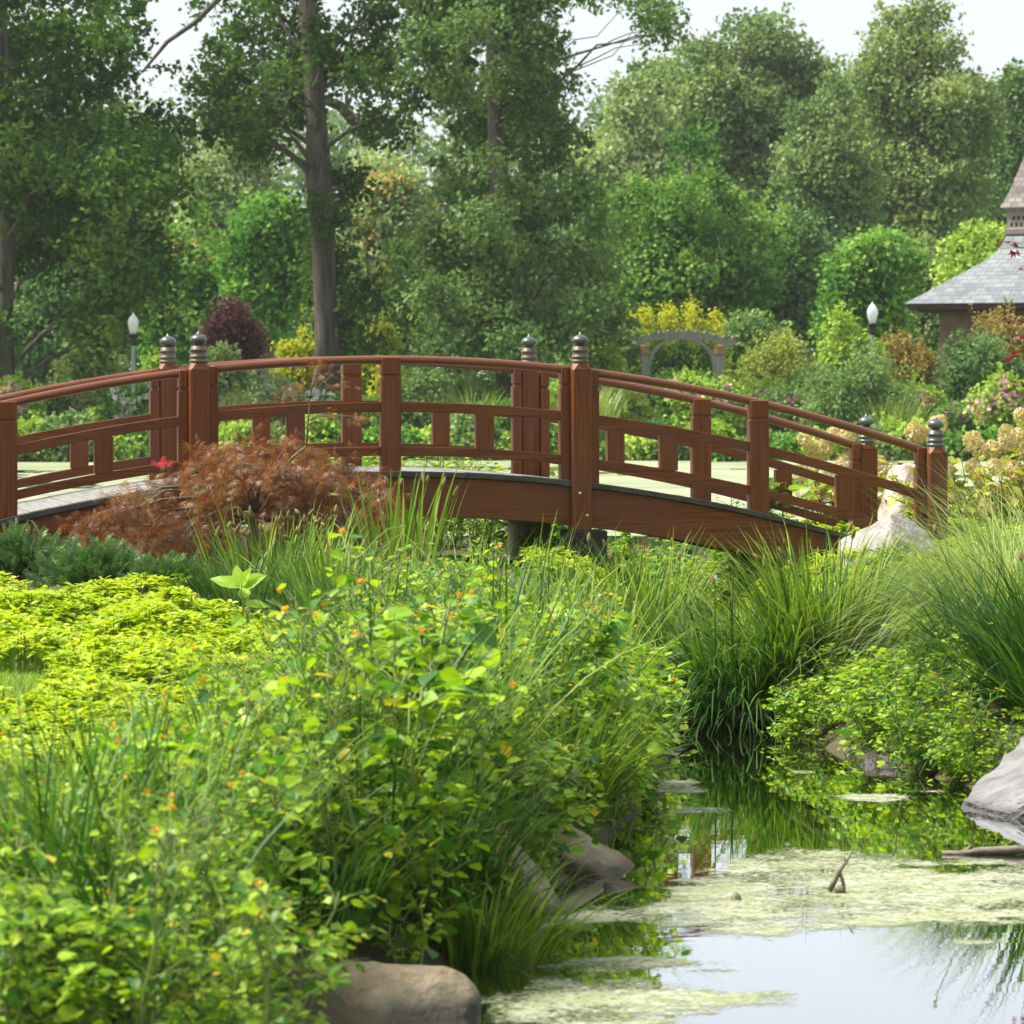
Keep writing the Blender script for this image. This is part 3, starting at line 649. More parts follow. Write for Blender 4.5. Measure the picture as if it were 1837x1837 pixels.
def build_tree(name, label, cat, trunk, lobes, leaf, n, size, mat, bark='bark', seed=0, tmpl=DIA, cl=12, extra=None, limbs=(), limb_n=14, base=None, group=None, inner=1.4, up=.35, sides=10, blossoms=None, crown_name='crown', bare=0, dens=1.0):
    """trunk: list of (x, y, z, r); limbs run from the trunk to the boughs"""
    rng = np.random.default_rng(seed); tr = np.array(trunk, float)
    if bare:
        nl_ = []
        for l in lobes:                                 # boughs hang beside or behind the bare trunk
            xt = np.interp(l[2], tr[:, 2], tr[:, 0]); l = list(l)
            if rng.random() < bare and abs(l[0]-xt) < l[3]*.9+.35 and l[1] < tr[0, 1]+l[4]*.8: l[1] = tr[0, 1]+l[4]*.8+.5
            nl_.append(tuple(l))
        lobes = nl_
    o = np.array([tr[0, 0], tr[0, 1], gz(tr[0, 0], tr[0, 1])]) if base is None else np.array(base)
    root = thing(name, label, cat, tuple(o), 0, group)
    g = Geo(); g.tube(tr[:, :3]-o, tr[:, 3], sides)
    for lm in limbs:
        a = np.array(lm, float); g.tube(a[:, :3]-o, a[:, 3], 8)
    idx = rng.permutation(len(lobes))[:limb_n]
    for k in idx:
        l = np.array(lobes[k][:3]); zc = l[2]-abs(l[0]-tr[0, 0])*.35-1.0
        i = int(np.clip(np.searchsorted(tr[:, 2], zc), 1, len(tr)-1)); t = np.clip((zc-tr[i-1, 2])/(tr[i, 2]-tr[i-1, 2]+1e-6), 0, 1)
        a = tr[i-1, :3]*(1-t)+tr[i, :3]*t; ra = (tr[i-1, 3]*(1-t)+tr[i, 3]*t)*.26
        pts = curve_pts(a, l, 7, .06, .12, rng); g.tube(pts-o, np.linspace(ra, max(ra*.15, .012), 7), 6)
        for _ in range(2):
            q = pts[rng.integers(2, 6)]; e = l+rng.normal(size=3)*np.array(lobes[k][3:6])*.6
            g.tube(curve_pts(q, e, 5, .04, .12, rng)-o, np.linspace(ra*.35, .008, 5), 5)
    tk = g.build('trunk', M[bark], root, True)
    pos, Mx, sz, v = lobe_leaves(rng, lobes, int(n*dens), size*1.05, cl*2, sig=size*1.9, inner=inner, up=up)
    g = Geo(); g.inst(tmpl, pos-o, Mx, sz, v); cr = g.build(crown_name, G[mat], root)
    kids = [tk, cr]
    if blossoms:
        bl, bm, bn, bs = blossoms
        pos, Mx, sz, v = lobe_leaves(rng, bl, bn, bs, 16, sig=bs*1.1, inner=.5, up=.8)
        g = Geo(); g.inst(ROUND, pos-o, Mx, sz, v); kids.append(g.build('blossoms', G[bm], root))
    return keep(root, *kids)

def px_trunk(pts, Y):
    return [(*at(x, y, Y), r/F*Y) for x, y, r in pts]

# ------------------------------------------------------------------ the three oaks on the far bank
def oaks():
    rng = np.random.default_rng(21); Y = 100
    lb = poly_lobes(rng, [(-160, -160), (270, -160), (238, 20), (228, 110), (275, 190), (345, 300), (335, 400), (300, 470), (262, 545), (232, 625), (165, 640), (120, 520), (60, 470), (10, 520), (0, 660), (-160, 660)], 80, 38, 78, Y, 4.5)
    lb += poly_lobes(rng, [(130, 480), (290, 440), (240, 560), (225, 640), (150, 630)], 8, 22, 34, Y-2, 2, lv=.5)  # lower right boughs: sunlit look painted in as a brighter leaf tone
    build_tree('oak_tree', 'big dark green oak filling the left edge with drooping lower boughs', 'tree', px_trunk([(8, 740, 22), (6, 560, 19), (10, 400, 18), (4, 200, 15), (0, 0, 12), (0, -120, 8)], Y), lb, None, 56000, .19, 'oak_yellow', seed=1, cl=14, dens=1.1,
               limbs=[px_trunk([(8, 470, 7), (50, 420, 5), (110, 410, 3.5), (150, 400, 2)], Y)], limb_n=12)
    Y = 106
    lb = poly_lobes(rng, [(340, -200), (365, -20), (385, 60), (370, 150), (385, 265), (470, 285), (540, 270), (600, 225), (690, 270), (770, 250), (820, 150), (850, -200)], 56, 20, 44, Y, 4)
    for x, y, r in ((352, 165, 20), (385, 150, 26), (410, 195, 26), (440, 165, 28), (455, 215, 28), (485, 150, 30), (505, 205, 30), (530, 170, 26), (400, 235, 24), (430, 70, 24), (470, 90, 22), (360, 15, 20)):
        p = at(x, y, Y); q = r/F*Y; lb.append((p[0], Y+rng.uniform(-1.2, 1.2), p[2], q, q, q*.7, 0))
    lb += poly_lobes(rng, [(560, 290), (640, 275), (650, 340), (610, 420), (640, 480), (690, 560), (700, 645), (600, 645), (550, 560), (545, 430), (525, 370)], 22, 20, 34, Y, 1.6)
    build_tree('oak_tree', 'tall oak with long bare trunk and leafy shoots low on it, left of centre', 'tree', px_trunk([(592, 740, 25), (586, 600, 22), (580, 440, 21), (572, 320, 25), (568, 230, 20), (560, 100, 17), (550, 0, 15), (546, -150, 10)], Y), lb, None, 38000, .17, 'oak', seed=2, cl=14, bare=.6, dens=.8,
               limbs=[px_trunk([(572, 175, 9), (610, 190, 10), (640, 225, 9), (668, 255, 7)], Y), px_trunk([(562, 165, 6), (500, 170, 5), (430, 165, 3.5), (362, 178, 2)], Y),
                      px_trunk([(545, -120, 8), (430, -40, 6.5), (350, 40, 5), (300, 75, 4), (255, 130, 2.2)], Y), px_trunk([(668, 255, 6), (720, 200, 5), (780, 120, 4)], Y)], limb_n=26)
    Y = 103
    lb = poly_lobes(rng, [(740, -150), (990, -150), (985, 30), (1035, 110), (1020, 210), (1035, 310), (1095, 400), (1115, 500), (1105, 600), (1060, 660), (960, 660), (770, 660), (725, 560), (700, 455), (730, 400), (790, 320), (770, 200), (745, 80)], 84, 24, 48, Y, 4, zf=.66)
    lb += [(*(at(x, y, Y)+np.array([0, -rng.uniform(.6, 1.8), 0])), r/F*Y, r/F*Y, r/F*Y*.7, 0) for x, y, r in ((870, 300, 24), (925, 360, 26), (880, 430, 28), (935, 470, 30), (870, 520, 34), (940, 560, 34), (900, 600, 34), (850, 590, 36), (970, 620, 34), (800, 600, 34), (1010, 590, 34))]
    lb += poly_lobes(rng, [(980, -60), (1210, -60), (1215, 60), (1180, 80), (1090, 20), (1000, 10)], 9, 16, 26, Y, 2)
    build_tree('pin_oak_tree', 'broad pin oak with furrowed trunk and foliage down to the shrubs, in the centre', 'tree', px_trunk([(914, 740, 25), (910, 600, 23), (904, 450, 21), (896, 330, 18), (888, 220, 15), (882, 80, 11), (880, -100, 7)], Y), lb, None, 56000, .165, 'oak_blue', seed=3, cl=14, bare=.12, dens=1.15, limb_n=16)
oaks()

# ------------------------------------------------------------------ other trees and shrubs
def auto_lobes(rng, c, r, n, f0=.3, f1=.42, zf=.8, shell=.45, lv=0, wild=.22):
    """boughs over a lumpy envelope: its radius changes with direction, so the outline is uneven"""
    out = []; c = np.array(c, float); r = np.array(r, float); m = min(r[0], r[2]); off = Vector(rng.uniform(0, 50, 3))
    for _ in range(n):
        d = nrm(rng.normal(size=3)); q = rng.uniform(shell, .92); lr = m*rng.uniform(f0, f1)*rng.choice([.65, .85, 1, 1.1])
        w_ = 1+wild*2.0*mnoise.noise(Vector(d*1.7)+off)
        p = c+d*r*q*w_*np.maximum(1-lr/m*.5, .3); out.append((*p, lr*rng.uniform(.9, 1.2), lr, lr*zf*rng.uniform(.8, 1.1), lv*rng.normal()))
    return out
def px_tree(name, label, cat, px, top, bot, wpx, Y, mat, n, size, seed, nl=26, bark='bark_pale', f0=.2, f1=.34, lv=.3, cl=12, zf=.66, blossoms=None, tmpl=DIA, trw=5, lean=0, inner=1.4, bare=False):
    rng = np.random.default_rng(seed); s = Y/F
    c = at(px, (top+bot)/2, Y); rz = (bot-top)/2*s; rx = wpx/2*s
    nl = int(nl*1.5); lb = auto_lobes(rng, c, (rx, rx*.9, rz), nl, f0, f1, zf, lv=lv)
    gx = c[0]+lean; g0 = gz(gx, Y)
    trunk = [(gx, Y, g0-.1, trw*s*1.3), (gx+.1, Y, g0+(c[2]-g0)*.4, trw*s), (c[0]-.1, Y, c[2], trw*s*.7), (c[0], Y, c[2]+rz*.75, trw*s*.25)]
    bl = None
    if blossoms: bl = (auto_lobes(rng, c, (rx, rx*.9, rz), 16, .16, .24), *blossoms)
    return build_tree(name, label, cat, trunk, lb, None, n, size, mat, bark, seed, tmpl, cl, limb_n=min(nl, 30), blossoms=bl, sides=8, inner=inner, bare=bare)

px_tree('willow_tree', 'pale feathery tree far behind, left of the tall oak trunk', 'tree', 415, 190, 520, 200, 150, 'pale', 26000, .22, 31)
px_tree('tree', 'hazy dull green tree left of the pale feathery one, behind the big oak', 'tree', 250, 240, 620, 190, 160, 'olive', 16000, .25, 32)
px_tree('tree', 'vivid green leafy tree beside the bare oak trunk', 'tree', 480, 300, 680, 190, 122, 'vivid', 26000, .2, 33, nl=34, trw=7)
px_tree('seeding_tree', 'green tree with pale orange seed clusters right of the bare oak trunk', 'tree', 690, 235, 640, 190, 128, 'pale', 22000, .2, 34, nl=30, blossoms=('seed', 4200, .22))
px_tree('seeding_tree', 'dark green tree dotted with orange seed clusters above the left lamp', 'tree', 350, 370, 690, 220, 126, 'green', 24000, .2, 35, nl=34, blossoms=('seed', 1500, .22))
px_tree('tree', 'yellowish tree showing through the pin oak left of its trunk', 'tree', 790, 410, 680, 190, 117, 'oak_yellow', 20000, .18, 36, nl=30, blossoms=('gold', 900, .16))
px_tree('tree', 'large round-crowned green tree right of the pin oak', 'tree', 1235, 232, 690, 370, 126, 'green', 52000, .19, 37, nl=58, bark='bark', trw=16, f0=.17, f1=.28, lv=.35)
px_tree('tree', 'pale olive tree rising behind the round-crowned tree', 'tree', 1130, 140, 520, 250, 152, 'pale', 30000, .22, 38, nl=34)
px_tree('poplar_tree', 'tall green tree whose top stands left of the sky notch', 'tree', 1330, -25, 560, 340, 158, 'poplar', 56000, .22, 39, nl=64, f0=.15, f1=.28, trw=14, lv=.4)
px_tree('poplar_tree', 'tall slender olive tree with forked grey trunk in the middle of the tall row', 'tree', 1490, 120, 520, 190, 146, 'poplar', 24000, .21, 40, nl=34, f0=.24, f1=.36, trw=12)
px_tree('poplar_tree', 'tallest greyish olive tree of the row behind the pavilion', 'tree', 1640, 5, 560, 310, 154, 'olive', 56000, .22, 41, nl=64, f0=.15, f1=.28, trw=13, lv=.4)
px_tree('poplar_tree', 'olive tree filling between the two tallest crowns', 'tree', 1500, 60, 560, 200, 166, 'poplar', 26000, .22, 54, nl=34, f0=.16, f1=.3)
px_tree('poplar_tree', 'pale tree right of the tallest olive tree', 'tree', 1755, 70, 560, 180, 165, 'olive', 24000, .22, 55, nl=32, f0=.16, f1=.3)
px_tree('tree', 'hazy green tree behind the pale olive one, left of the tall row', 'tree', 1185, 45, 520, 220, 168, 'poplar', 26000, .23, 56, nl=34, f0=.16, f1=.3)
px_tree('tree', 'dark green tree rising at the right edge behind the tower roof', 'tree', 1850, 55, 560, 170, 160, 'deep', 24000, .23, 42, nl=32)
px_tree('tree', 'dark bushy tree between the round tree and the lamp', 'tree', 1400, 335, 680, 230, 130, 'deep', 32000, .19, 43, nl=40, trw=9)
px_tree('tree', 'bright green tiered young tree behind the right lamp', 'tree', 1562, 390, 680, 175, 120, 'vivid', 26000, .19, 44, nl=34, lv=.4)
px_tree('tree', 'dull green tree filling behind the pavilion eave', 'tree', 1690, 430, 690, 190, 138, 'olive', 22000, .2, 45, nl=30)
px_tree('tree', 'yellow-green tree left of the pavilion cupola', 'tree', 1765, 395, 620, 150, 128, 'lime', 16000, .19, 46, nl=26)
px_tree('tree', 'grey-green small tree right of the pin oak above the arbor', 'tree', 1075, 545, 720, 130, 112, 'blueg', 13000, .15, 47, nl=22)
px_tree('tree', 'grey-green small tree behind the arbor at its right', 'tree', 1345, 555, 690, 120, 121, 'blueg', 13000, .16, 48, nl=22)
px_tree('tree', 'dark blue-green tree deep in the shade left of the vivid tree', 'tree', 290, 480, 690, 180, 138, 'deep', 18000, .2, 49, nl=26)
px_tree('tree', 'blue-green tree in the gap below the big oak boughs', 'tree', 80, 470, 690, 210, 132, 'deep', 18000, .2, 50, nl=26)
px_tree('tree', 'dark tree in the shade behind the trunk of the pin oak', 'tree', 900, 330, 680, 260, 140, 'deep', 24000, .22, 51, nl=34)
px_tree('tree', 'blue-green tree behind the leafy shoots of the bare oak trunk', 'tree', 620, 430, 690, 170, 136, 'deep', 18000, .2, 52, nl=26)
px_tree('plum_tree', 'small purple-leaved plum tree beyond the left posts', 'tree', 420, 530, 690, 95, 112, 'plum', 9000, .13, 53, nl=18, trw=3)

def woods():
    rng = np.random.default_rng(77); lb = []
    for x in np.arange(-260, 2150, 42):
        top = np.interp(x, [-260, 200, 340, 600, 800, 1000, 1150, 1400, 1500, 1800, 2150], [150, 200, 195, 215, 200, 190, 200, 200, 240, 300, 250])+rng.uniform(-18, 18)
        for y in np.arange(top, 690, 62):
            Y = rng.uniform(185, 205); p = at(x+rng.uniform(-20, 20), y+30, Y); r = rng.uniform(30, 44)/F*Y
            lb.append((*p, r, r, r*1.1, rng.normal()*.3))
    pos, Mx, sz, v = lobe_leaves(rng, lb, 90000, .42, 10, sig=.5)
    g = Geo(); g.inst(DIA, pos, Mx, sz, v); tag(g.build('woods', G['far']), 'far-off wood closing the view behind the trees', 'woods', kind='stuff')
woods()

def bush(label, px, top, w_, Y, mat, n, size, seed, name='shrub', cat='shrub', nl=16, bl=None, tmpl=DIA, depth=.7, dy=0, group=None, lv=.2, inner=1.3):
    rng = np.random.default_rng(seed); s = Y/F; x = pxx(px, Y); g0 = gz(x, Y); zt = pyz(top, Y); h = max(.4, zt-g0); r = w_/2*s
    lb = auto_lobes(rng, (x, Y, g0+h*.5), (r, max(r*depth, .4), h*.56), nl, .26, .42, .9, .4, lv=lv)
    lb = [l for l in lb if l[2] > g0+.05]
    root = thing(name, label, cat, (x, Y, g0), 0, group); o = np.array([x, Y, g0]); kids = []
    g = Geo()
    for l in lb[:12]: g.tube(curve_pts(o, np.array(l[:3]), 5, .05, .1, rng)-o, np.linspace(.02, .006, 5), 5)
    kids.append(g.build('stems', M['twig'], root, True))
    pos, Mx, sz, v = lobe_leaves(rng, lb, n, size, 10, inner=inner, spray=.4)
    ns = int(rng.integers(8, 22)); m_ = 34; c0 = np.array([lb[i][:3] for i in rng.integers(0, len(lb), ns)]); c0[:, 2] += [0.1]*ns
    e_ = c0+np.stack([rng.normal(0, .12, ns), rng.normal(0, .12, ns), h*rng.uniform(.12, .42, ns)], 1); t_ = rng.random((ns, m_, 1))
    p_ = (c0[:, None]*(1-t_)+e_[:, None]*t_+rng.normal(size=(ns, m_, 3))*.055*(1.3-t_)).reshape(-1, 3); k_ = rng.integers(0, len(pos), len(p_))
    pos = np.concatenate([pos, p_]); Mx = np.concatenate([Mx, Mx[k_]]); sz = np.concatenate([sz, sz[k_]*.8]); v = np.concatenate([v, v[k_]])
    pos[:, 2] = np.maximum(pos[:, 2], g0+.02)
    g = Geo(); g.inst(tmpl, pos-o, Mx, sz, v); kids.append(g.build('foliage', G[mat], root))
    if bl:
        bm, bn, bs = bl; m = 8; k = int(bn*(2.6 if bn < 20 else 1.3)); bs = bs*1.1; fl_ = [l for l in lb if l[1] < Y+.1 and l[2] > g0+h*.35] or lb
        cc = []; 
        for _ in range(k):
            l = fl_[rng.integers(len(fl_))]; d = nrm(rng.normal(size=3)*.8+np.array([0, -1.5, .5])); cc.append(np.array(l[:3])+d*np.array(l[3:6])*1.15)
        cc = np.repeat(np.array(cc), m, 0); a = rng.normal(size=(len(cc), 3))
        g = Geo(); g.inst(ROUND, cc-o+a*bs*.25, frames(nrm(a), nrm(rng.normal(size=a.shape)+np.array([0, -1, .6]))), np.full(len(cc), bs), rng.random(len(cc)))
        kids.append(g.build('blossoms', G[bm], root))
    return keep(root, *kids)

B = bush
B('golden-yellow shrub left of the bare oak trunk foot', 532, 563, 75, 109, 'gold', 7000, .13, 101)
B('golden-yellow shrub right of the bare oak trunk foot', 698, 560, 45, 109, 'gold', 4200, .13, 102)
B('low golden shrub in shade under the oak shoots', 640, 590, 80, 111, 'gold', 3500, .13, 103)
B('olive rounded shrub at the foot of the left lamp', 165, 618, 160, 105, 'olive', 9000, .13, 104)
B('pale green shrub below the purple plum', 400, 632, 110, 105, 'pale', 7000, .13, 105)
B('grey-green shrub between the plum and the left lamp', 290, 640, 90, 106, 'lime', 6000, .13, 106)
B('yellow-green rounded shrub right of the arbor', 1395, 600, 150, 108, 'straws', 10000, .12, 107, nl=24)
B('feathery light green shrub left of the right lamp', 1515, 570, 130, 110, 'lime', 8000, .15, 108, nl=20)
B('rust-tinged shrub right of the right lamp', 1632, 597, 120, 112, 'rust', 8000, .12, 109, nl=20)
B('tan and yellow shrub against the brick wall', 1795, 555, 150, 108, 'rust', 10000, .12, 110, nl=24)
B('dark green glossy shrub below the pavilion', 1765, 612, 190, 102, 'deep', 15000, .13, 111, nl=30)
B('light green shrub behind the centre posts', 1075, 640, 110, 104, 'lime', 7000, .13, 112)
B('green shrub filling beneath the arbor', 1225, 660, 130, 110, 'green', 8000, .13, 113)
# perennials along the far shore
i = 0
for px, top, w_, mat, bl, lab in [
    (20, 700, 120, 'lime', ('pink', 16, .13), 'pink-flowered mallow at the far left of the far shore'),
    (110, 690, 120, 'blueg', ('pink', 20, .13), 'mallow dotted with pink flowers right of the far-left one'),
    (195, 712, 110, 'lime', ('pink', 12, .13), 'bright green mallow with few pink flowers on the far shore'),
    (255, 695, 120, 'vivid', ('white', 22, .16), 'white-flowered bush left of the left bridge posts'),
    (330, 690, 90, 'vivid', None, 'plain green bush seen between the left bridge posts'),
    (430, 690, 120, 'straws', ('white', 60, .07), 'hazy pale flowering bush right of the left bridge posts'),
    (505, 690, 90, 'pale', ('white', 30, .08), 'pale bush speckled with white flowers above the red maple'),
    (600, 705, 110, 'vivid', ('white', 4, .28), 'green bush with two large white blooms near the maple tip'),
    (670, 695, 90, 'lime', None, 'green bush under the handrail left of the centre rail post'),
    (760, 690, 100, 'blueg', None, 'blue-green bush below the rail right of the centre rail post'),
    (835, 665, 120, 'blueg', None, 'grey-green tall bush seen under the handrail in the centre'),
    (905, 700, 110, 'vivid', None, 'green bush left of the rear centre post'),
    (1005, 690, 90, 'lime', None, 'light bush between the front and rear centre posts'),
    (1110, 700, 120, 'lime', ('pink', 14, .12), 'pink-dotted bush right of the front centre post'),
    (1195, 735, 100, 'vivid', ('lavender', 40, .10), 'bush with lavender flower spikes below the handrail'),
    (1270, 695, 120, 'lime', ('pink', 14, .12), 'light green bush with pink flowers under the arbor'),
    (1345, 680, 110, 'lime', ('pink', 14, .12), 'lime bush with scattered pink blooms right of the arbor post'),
    (1440, 660, 160, 'blueg', ('pink', 16, .12), 'large pale green bush in the middle of the right bed'),
    (1540, 645, 170, 'blueg', None, 'large grey-green bush below the right lamp'),
    (1620, 665, 130, 'lime', ('pink', 8, .12), 'light green bush between the lamp bush and the dark shrub'),
    (1720, 710, 120, 'vivid', ('pink', 24, .13), 'mallow with many pink flowers below the dark glossy shrub'),
    (1815, 700, 120, 'lime', ('pink', 26, .13), 'tall pink-flowered mallow at the right edge')]:
    B(lab, px, top+(-14, 10, 26)[(i*7) % 3], w_*1.2, 96.8+((i*5) % 3)*2.0, mat, 12000, .10, 200+i, 'perennial_bush', 'bush', 16, bl, ROUND if i % 2 else DIA); i += 1
# lush low plants right at the far waterline
for k in range(27):
    r_ = random.Random(k+40); px = -10+k*71+r_.uniform(-14, 14)
    B('low leafy waterside clump along the far shore', px, 776+r_.uniform(-26, 24), r_.uniform(105, 150), 93.0+r_.uniform(0, .5), ('vivid', 'lime', 'blueg', 'lime', 'green')[k % 5], 5200, .115, 300+k, 'waterside_plant', 'plant', 14, None, ROUND, group='low waterside plants along the far shore')


rng_f = np.random.default_rng(88)
# golden arborvitae behind the arbor
def conifer(label, px, top, w_, Y, seed, mat='gold'):
    rng = np.random.default_rng(seed); s = Y/F; x = pxx(px, Y); g0 = gz(x, Y); h = pyz(top, Y)-g0; r = w_/2*s; lb = []
    for t in np.linspace(.06, .96, 14):
        rr = r*(1-t)**.9*(1.0 if t > .3 else .9); 
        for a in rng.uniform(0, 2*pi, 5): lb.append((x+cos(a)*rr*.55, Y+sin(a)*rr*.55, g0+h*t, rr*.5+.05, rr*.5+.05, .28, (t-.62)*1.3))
    build_tree('arborvitae', label, 'conifer', [(x, Y, g0, .06), (x, Y, g0+h*.5, .04), (x, Y, g0+h*.95, .01)], lb, None, 9000, .085, mat, 'bark', seed, DIA, 4, limb_n=4, sides=6)
for k, (px, top, w_, lab) in enumerate([(1157, 556, 74, 'golden arborvitae behind the left arbor post'), (1199, 554, 72, 'golden arborvitae second from the left behind the arbor'), (1241, 552, 74, 'golden arborvitae with the highest tip behind the arbor arch'), (1282, 566, 64, 'golden arborvitae behind the right arbor post'), (1128, 566, 60, 'narrow golden arborvitae just left of the arbor')]):
    conifer(lab, px, top, w_, 118, 400+k)
for k, (px, top, w_) in enumerate([(1178, 600, 60), (1222, 600, 60), (1262, 605, 60)]):
    conifer(['green conifer seen through the arbor at its left', 'green conifer in the middle of the arbor opening', 'green conifer seen through the arbor at its right'][k], px, top, w_, 115, 410+k, 'oak_yellow')

# ------------------------------------------------------------------ far structures
def arbor():
    Y = 112.0; s = Y/F; xl, xr = pxx(1155, Y), pxx(1291, Y); xc = (xl+xr)/2; g0 = gz(xc, Y); zt = pyz(618, Y)
    a = thing('arbor', 'weathered grey wooden garden arbor with arched top and rafter tails', 'arbor', (xc, Y, g0)); o = np.array([xc, Y, g0])
    for dy in (-.55, .55):
        for x in (xl, xr):
            g = Geo(); g.box(x-xc-.1, x-xc+.1, dy-.1, dy+.1, -.1, zt-g0-.3, .012); p = g.build('post', M['arbor'], a)
            g = Geo(); g.box(x-xc-.13, x-xc+.13, dy-.13, dy+.13, zt-g0-.3, zt-g0-.02, .02); g.build('capital', M['arbor_warm'], p)
        # beam with arched middle, and the curved brace below
        x0, x1 = pxx(1130, Y)-xc, pxx(1318, Y)-xc; n = 33; V = []
        for x in np.linspace(x0, x1, n):
            u = (x)/((xr-xl)/2+.1); up = .20*max(0, 1-u*u)
            V += [(x, dy-.045, zt-g0+up), (x, dy+.045, zt-g0+up), (x, dy+.045, zt-g0+up+.17), (x, dy-.045, zt-g0+up+.17)]
        Q = [(i*4+k, (i+1)*4+k, (i+1)*4+(k+1) % 4, i*4+(k+1) % 4) for i in range(n-1) for k in range(4)]
        g = Geo(); g.quads(V, Q); g.add(V[:4], [(0, 1, 2, 3)]); g.add(V[-4:], [(3, 2, 1, 0)]); g.build('arched_beam', M['arbor'], a)
        V = []; hw = (xr-xl)/2-.1
        for t in np.linspace(0, pi, 25):
            for dyy in (-.035, .035):
                V += [(-hw*cos(t), dy+dyy, zt-g0-.85+(.85+.22)*abs(sin(t))**.75), (-(hw-.07)*cos(t), dy+dyy, zt-g0-.85+(.85+.14)*abs(sin(t))**.75)]
        Q = [(i*4+p, i*4+q, (i+1)*4+q, (i+1)*4+p) for i in range(24) for p, q in ((0, 1), (1, 3), (3, 2), (2, 0))]
        g = Geo(); g.quads(V, Q); g.build('arch_brace', M['arbor'], a)
    for x in np.linspace(pxx(1133, Y)-xc, pxx(1315, Y)-xc, 12):
        u = x/((xr-xl)/2+.1); up = .20*max(0, 1-u*u)
        g = Geo(); g.box(x-.024, x+.024, -.8, .8, zt-g0+up+.172, zt-g0+up+.25, .006, axis=1); g.build('rafter', M['arbor_dark'], a)
arbor()
def lamp(label, px, top, Y):
    s = Y/F; x = pxx(px, Y); g0 = gz(x, Y); zt = pyz(top, Y); l = thing('street_lamp', label, 'lamp', (x, Y, g0), 0, 'lamp posts in the garden'); h = zt-g0; k = s*1.0
    g = Geo(); g.lathe([(.11, -.1), (.11, .2), (.085, .25), (.08, .4), (.062, .45), (.05, h-62*k), (.05, h-60*k)], 14); g.build('pole', M['pole'], l, True)
    g = Geo(); zb = h-60*k; g.lathe([(.055, zb), (.075, zb+3*k), (.062, zb+8*k), (.085, zb+14*k), (.13, zb+18*k), (.13, zb+21*k)], 16); g.build('fitting', M['black'], l, True)
    g = Geo(); z0 = zb+21*k; g.lathe([(5.5*k, z0), (7*k, z0+5*k), (9.6*k, z0+16*k), (9.9*k, z0+21*k), (8.6*k, z0+26*k), (6.4*k, z0+30*k), (3*k, z0+34*k), (1.5*k, z0+36*k)], 18); g.build('globe', M['globe'], l, True)
    g = Geo(); g.lathe([(1.6*k, z0+35.6*k), (1.2*k, z0+38*k), (.3*k, z0+39*k)], 10); g.build('finial', M['globe'], l, True)
lamp('street lamp with white acorn globe left of the bridge posts', 239, 560, 96.3)
lamp('street lamp with white acorn globe left of the pavilion', 1565, 541, 100.5)

def surf_attr(o, W):
    a = o.data.attributes.new('surf', 'FLOAT_VECTOR', 'POINT'); a.data.foreach_set('vector', np.asarray(W, np.float32).ravel())
def pavilion():
    Y = 112.0; xc = pxx(1865, Y); g0 = gz(xc, Y); s = Y/F; dl = R_(15)
    pv = thing('pavilion', 'brick garden pavilion with grey slate roof and shingled cupola', 'building', (xc, Y, g0)); 
    def ring(r, z): return [(r*cos(dl+pi+k*pi/2), r*sin(dl+pi+k*pi/2), z-g0) for k in range(4)]
    def skirt(name, prof, mat, parent=pv, cap=False):
        g = Geo(); W = []
        for k in range(4):
            V = []; base = len(W); run = 0; pr = None
            for r, z in prof:
                A, Bq = np.array(ring(r, z)[k]), np.array(ring(r, z)[(k+1) % 4]); half = np.linalg.norm(Bq-A)/2; mid = (A+Bq)/2
                if pr is not None: run += np.linalg.norm(mid-pr)
                pr = mid; V += [A, Bq]; W += [(-half+k*1.37, run, 0), (half+k*1.37, run, 0)]
            g.quads(V, [(2*i, 2*i+1, 2*i+3, 2*i+2) for i in range(len(prof)-1)])
        if cap:
            V = ring(*prof[-1]); g.add(V, [(0, 1, 2, 3)]); W += [(0, 0, 0)]*4
        o = g.build(name, mat, parent); surf_attr(o, W); return o
    ez = pyz(548, Y)
    skirt('wall', [(3.06, g0-.2), (3.06, ez+.1)], M['brick'])
    skirt('soffit', [(3.06, ez+.0), (3.95, ez-.06)], M['fascia'])
    skirt('fascia', [(4.02, ez-.13), (4.06, ez+.045)], M['fascia'])
    skirt('fascia_board', [(3.7, ez-.22), (3.7, ez-.06)], M['fascia'])
    rf = [(4.14, ez+.03), (3.2, ez+.50), (2.2, ez+1.0), (1.55, ez+1.34), (1.25, ez+1.6), (1.08, ez+1.9), (.98, ez+2.05)]
    skirt('roof', rf, M['slate'])
    zc = ez+1.88; zt = pyz(376, Y)
    cu = skirt('cupola', [(1.0, zc), (1.0, zt)], M['trim'])
    skirt('cupola_sill', [(1.06, zc+.16), (1.09, zc+.3), (1.0, zc+.32)], M['trim'], cu)
    zo0, zo1 = pyz(422, Y), pyz(386, Y); r = 1.0
    for k in range(4):
        A, Bq = np.array(ring(r, 0)[k][:2]), np.array(ring(r, 0)[(k+1) % 4][:2]); t = (Bq-A); ln = np.linalg.norm(t); t /= ln; nn = np.array([t[1], -t[0]])
        for row in range(3):
            h = (zo1-zo0)/3
            for c in np.arange(.1 if row % 2 else .17, ln-.12, .15):
                p = A+t*c+nn*.004; q = A+t*(c+.075)+nn*.004; z0 = zo0+row*h+.04-g0; z1 = zo0+(row+1)*h-.035-g0
                g = Geo(); g.add([(p[0], p[1], z0), (q[0], q[1], z0), (q[0], q[1], z1), (p[0], p[1], z1)], [(0, 1, 2, 3)]); g.build('vent_opening', M['dark_void'], cu)
    skirt('cupola_cornice', [(1.0, zt-.06), (1.16, zt+.0), (1.2, zt+.06)], M['trim'], cu)
    skirt('cupola_roof', [(1.22, zt+.04), (1.0, zt+.38), (.5, zt+1.45), (.08, zt+2.5), (.01, zt+2.6)], M['shake'], pv)
pavilion()

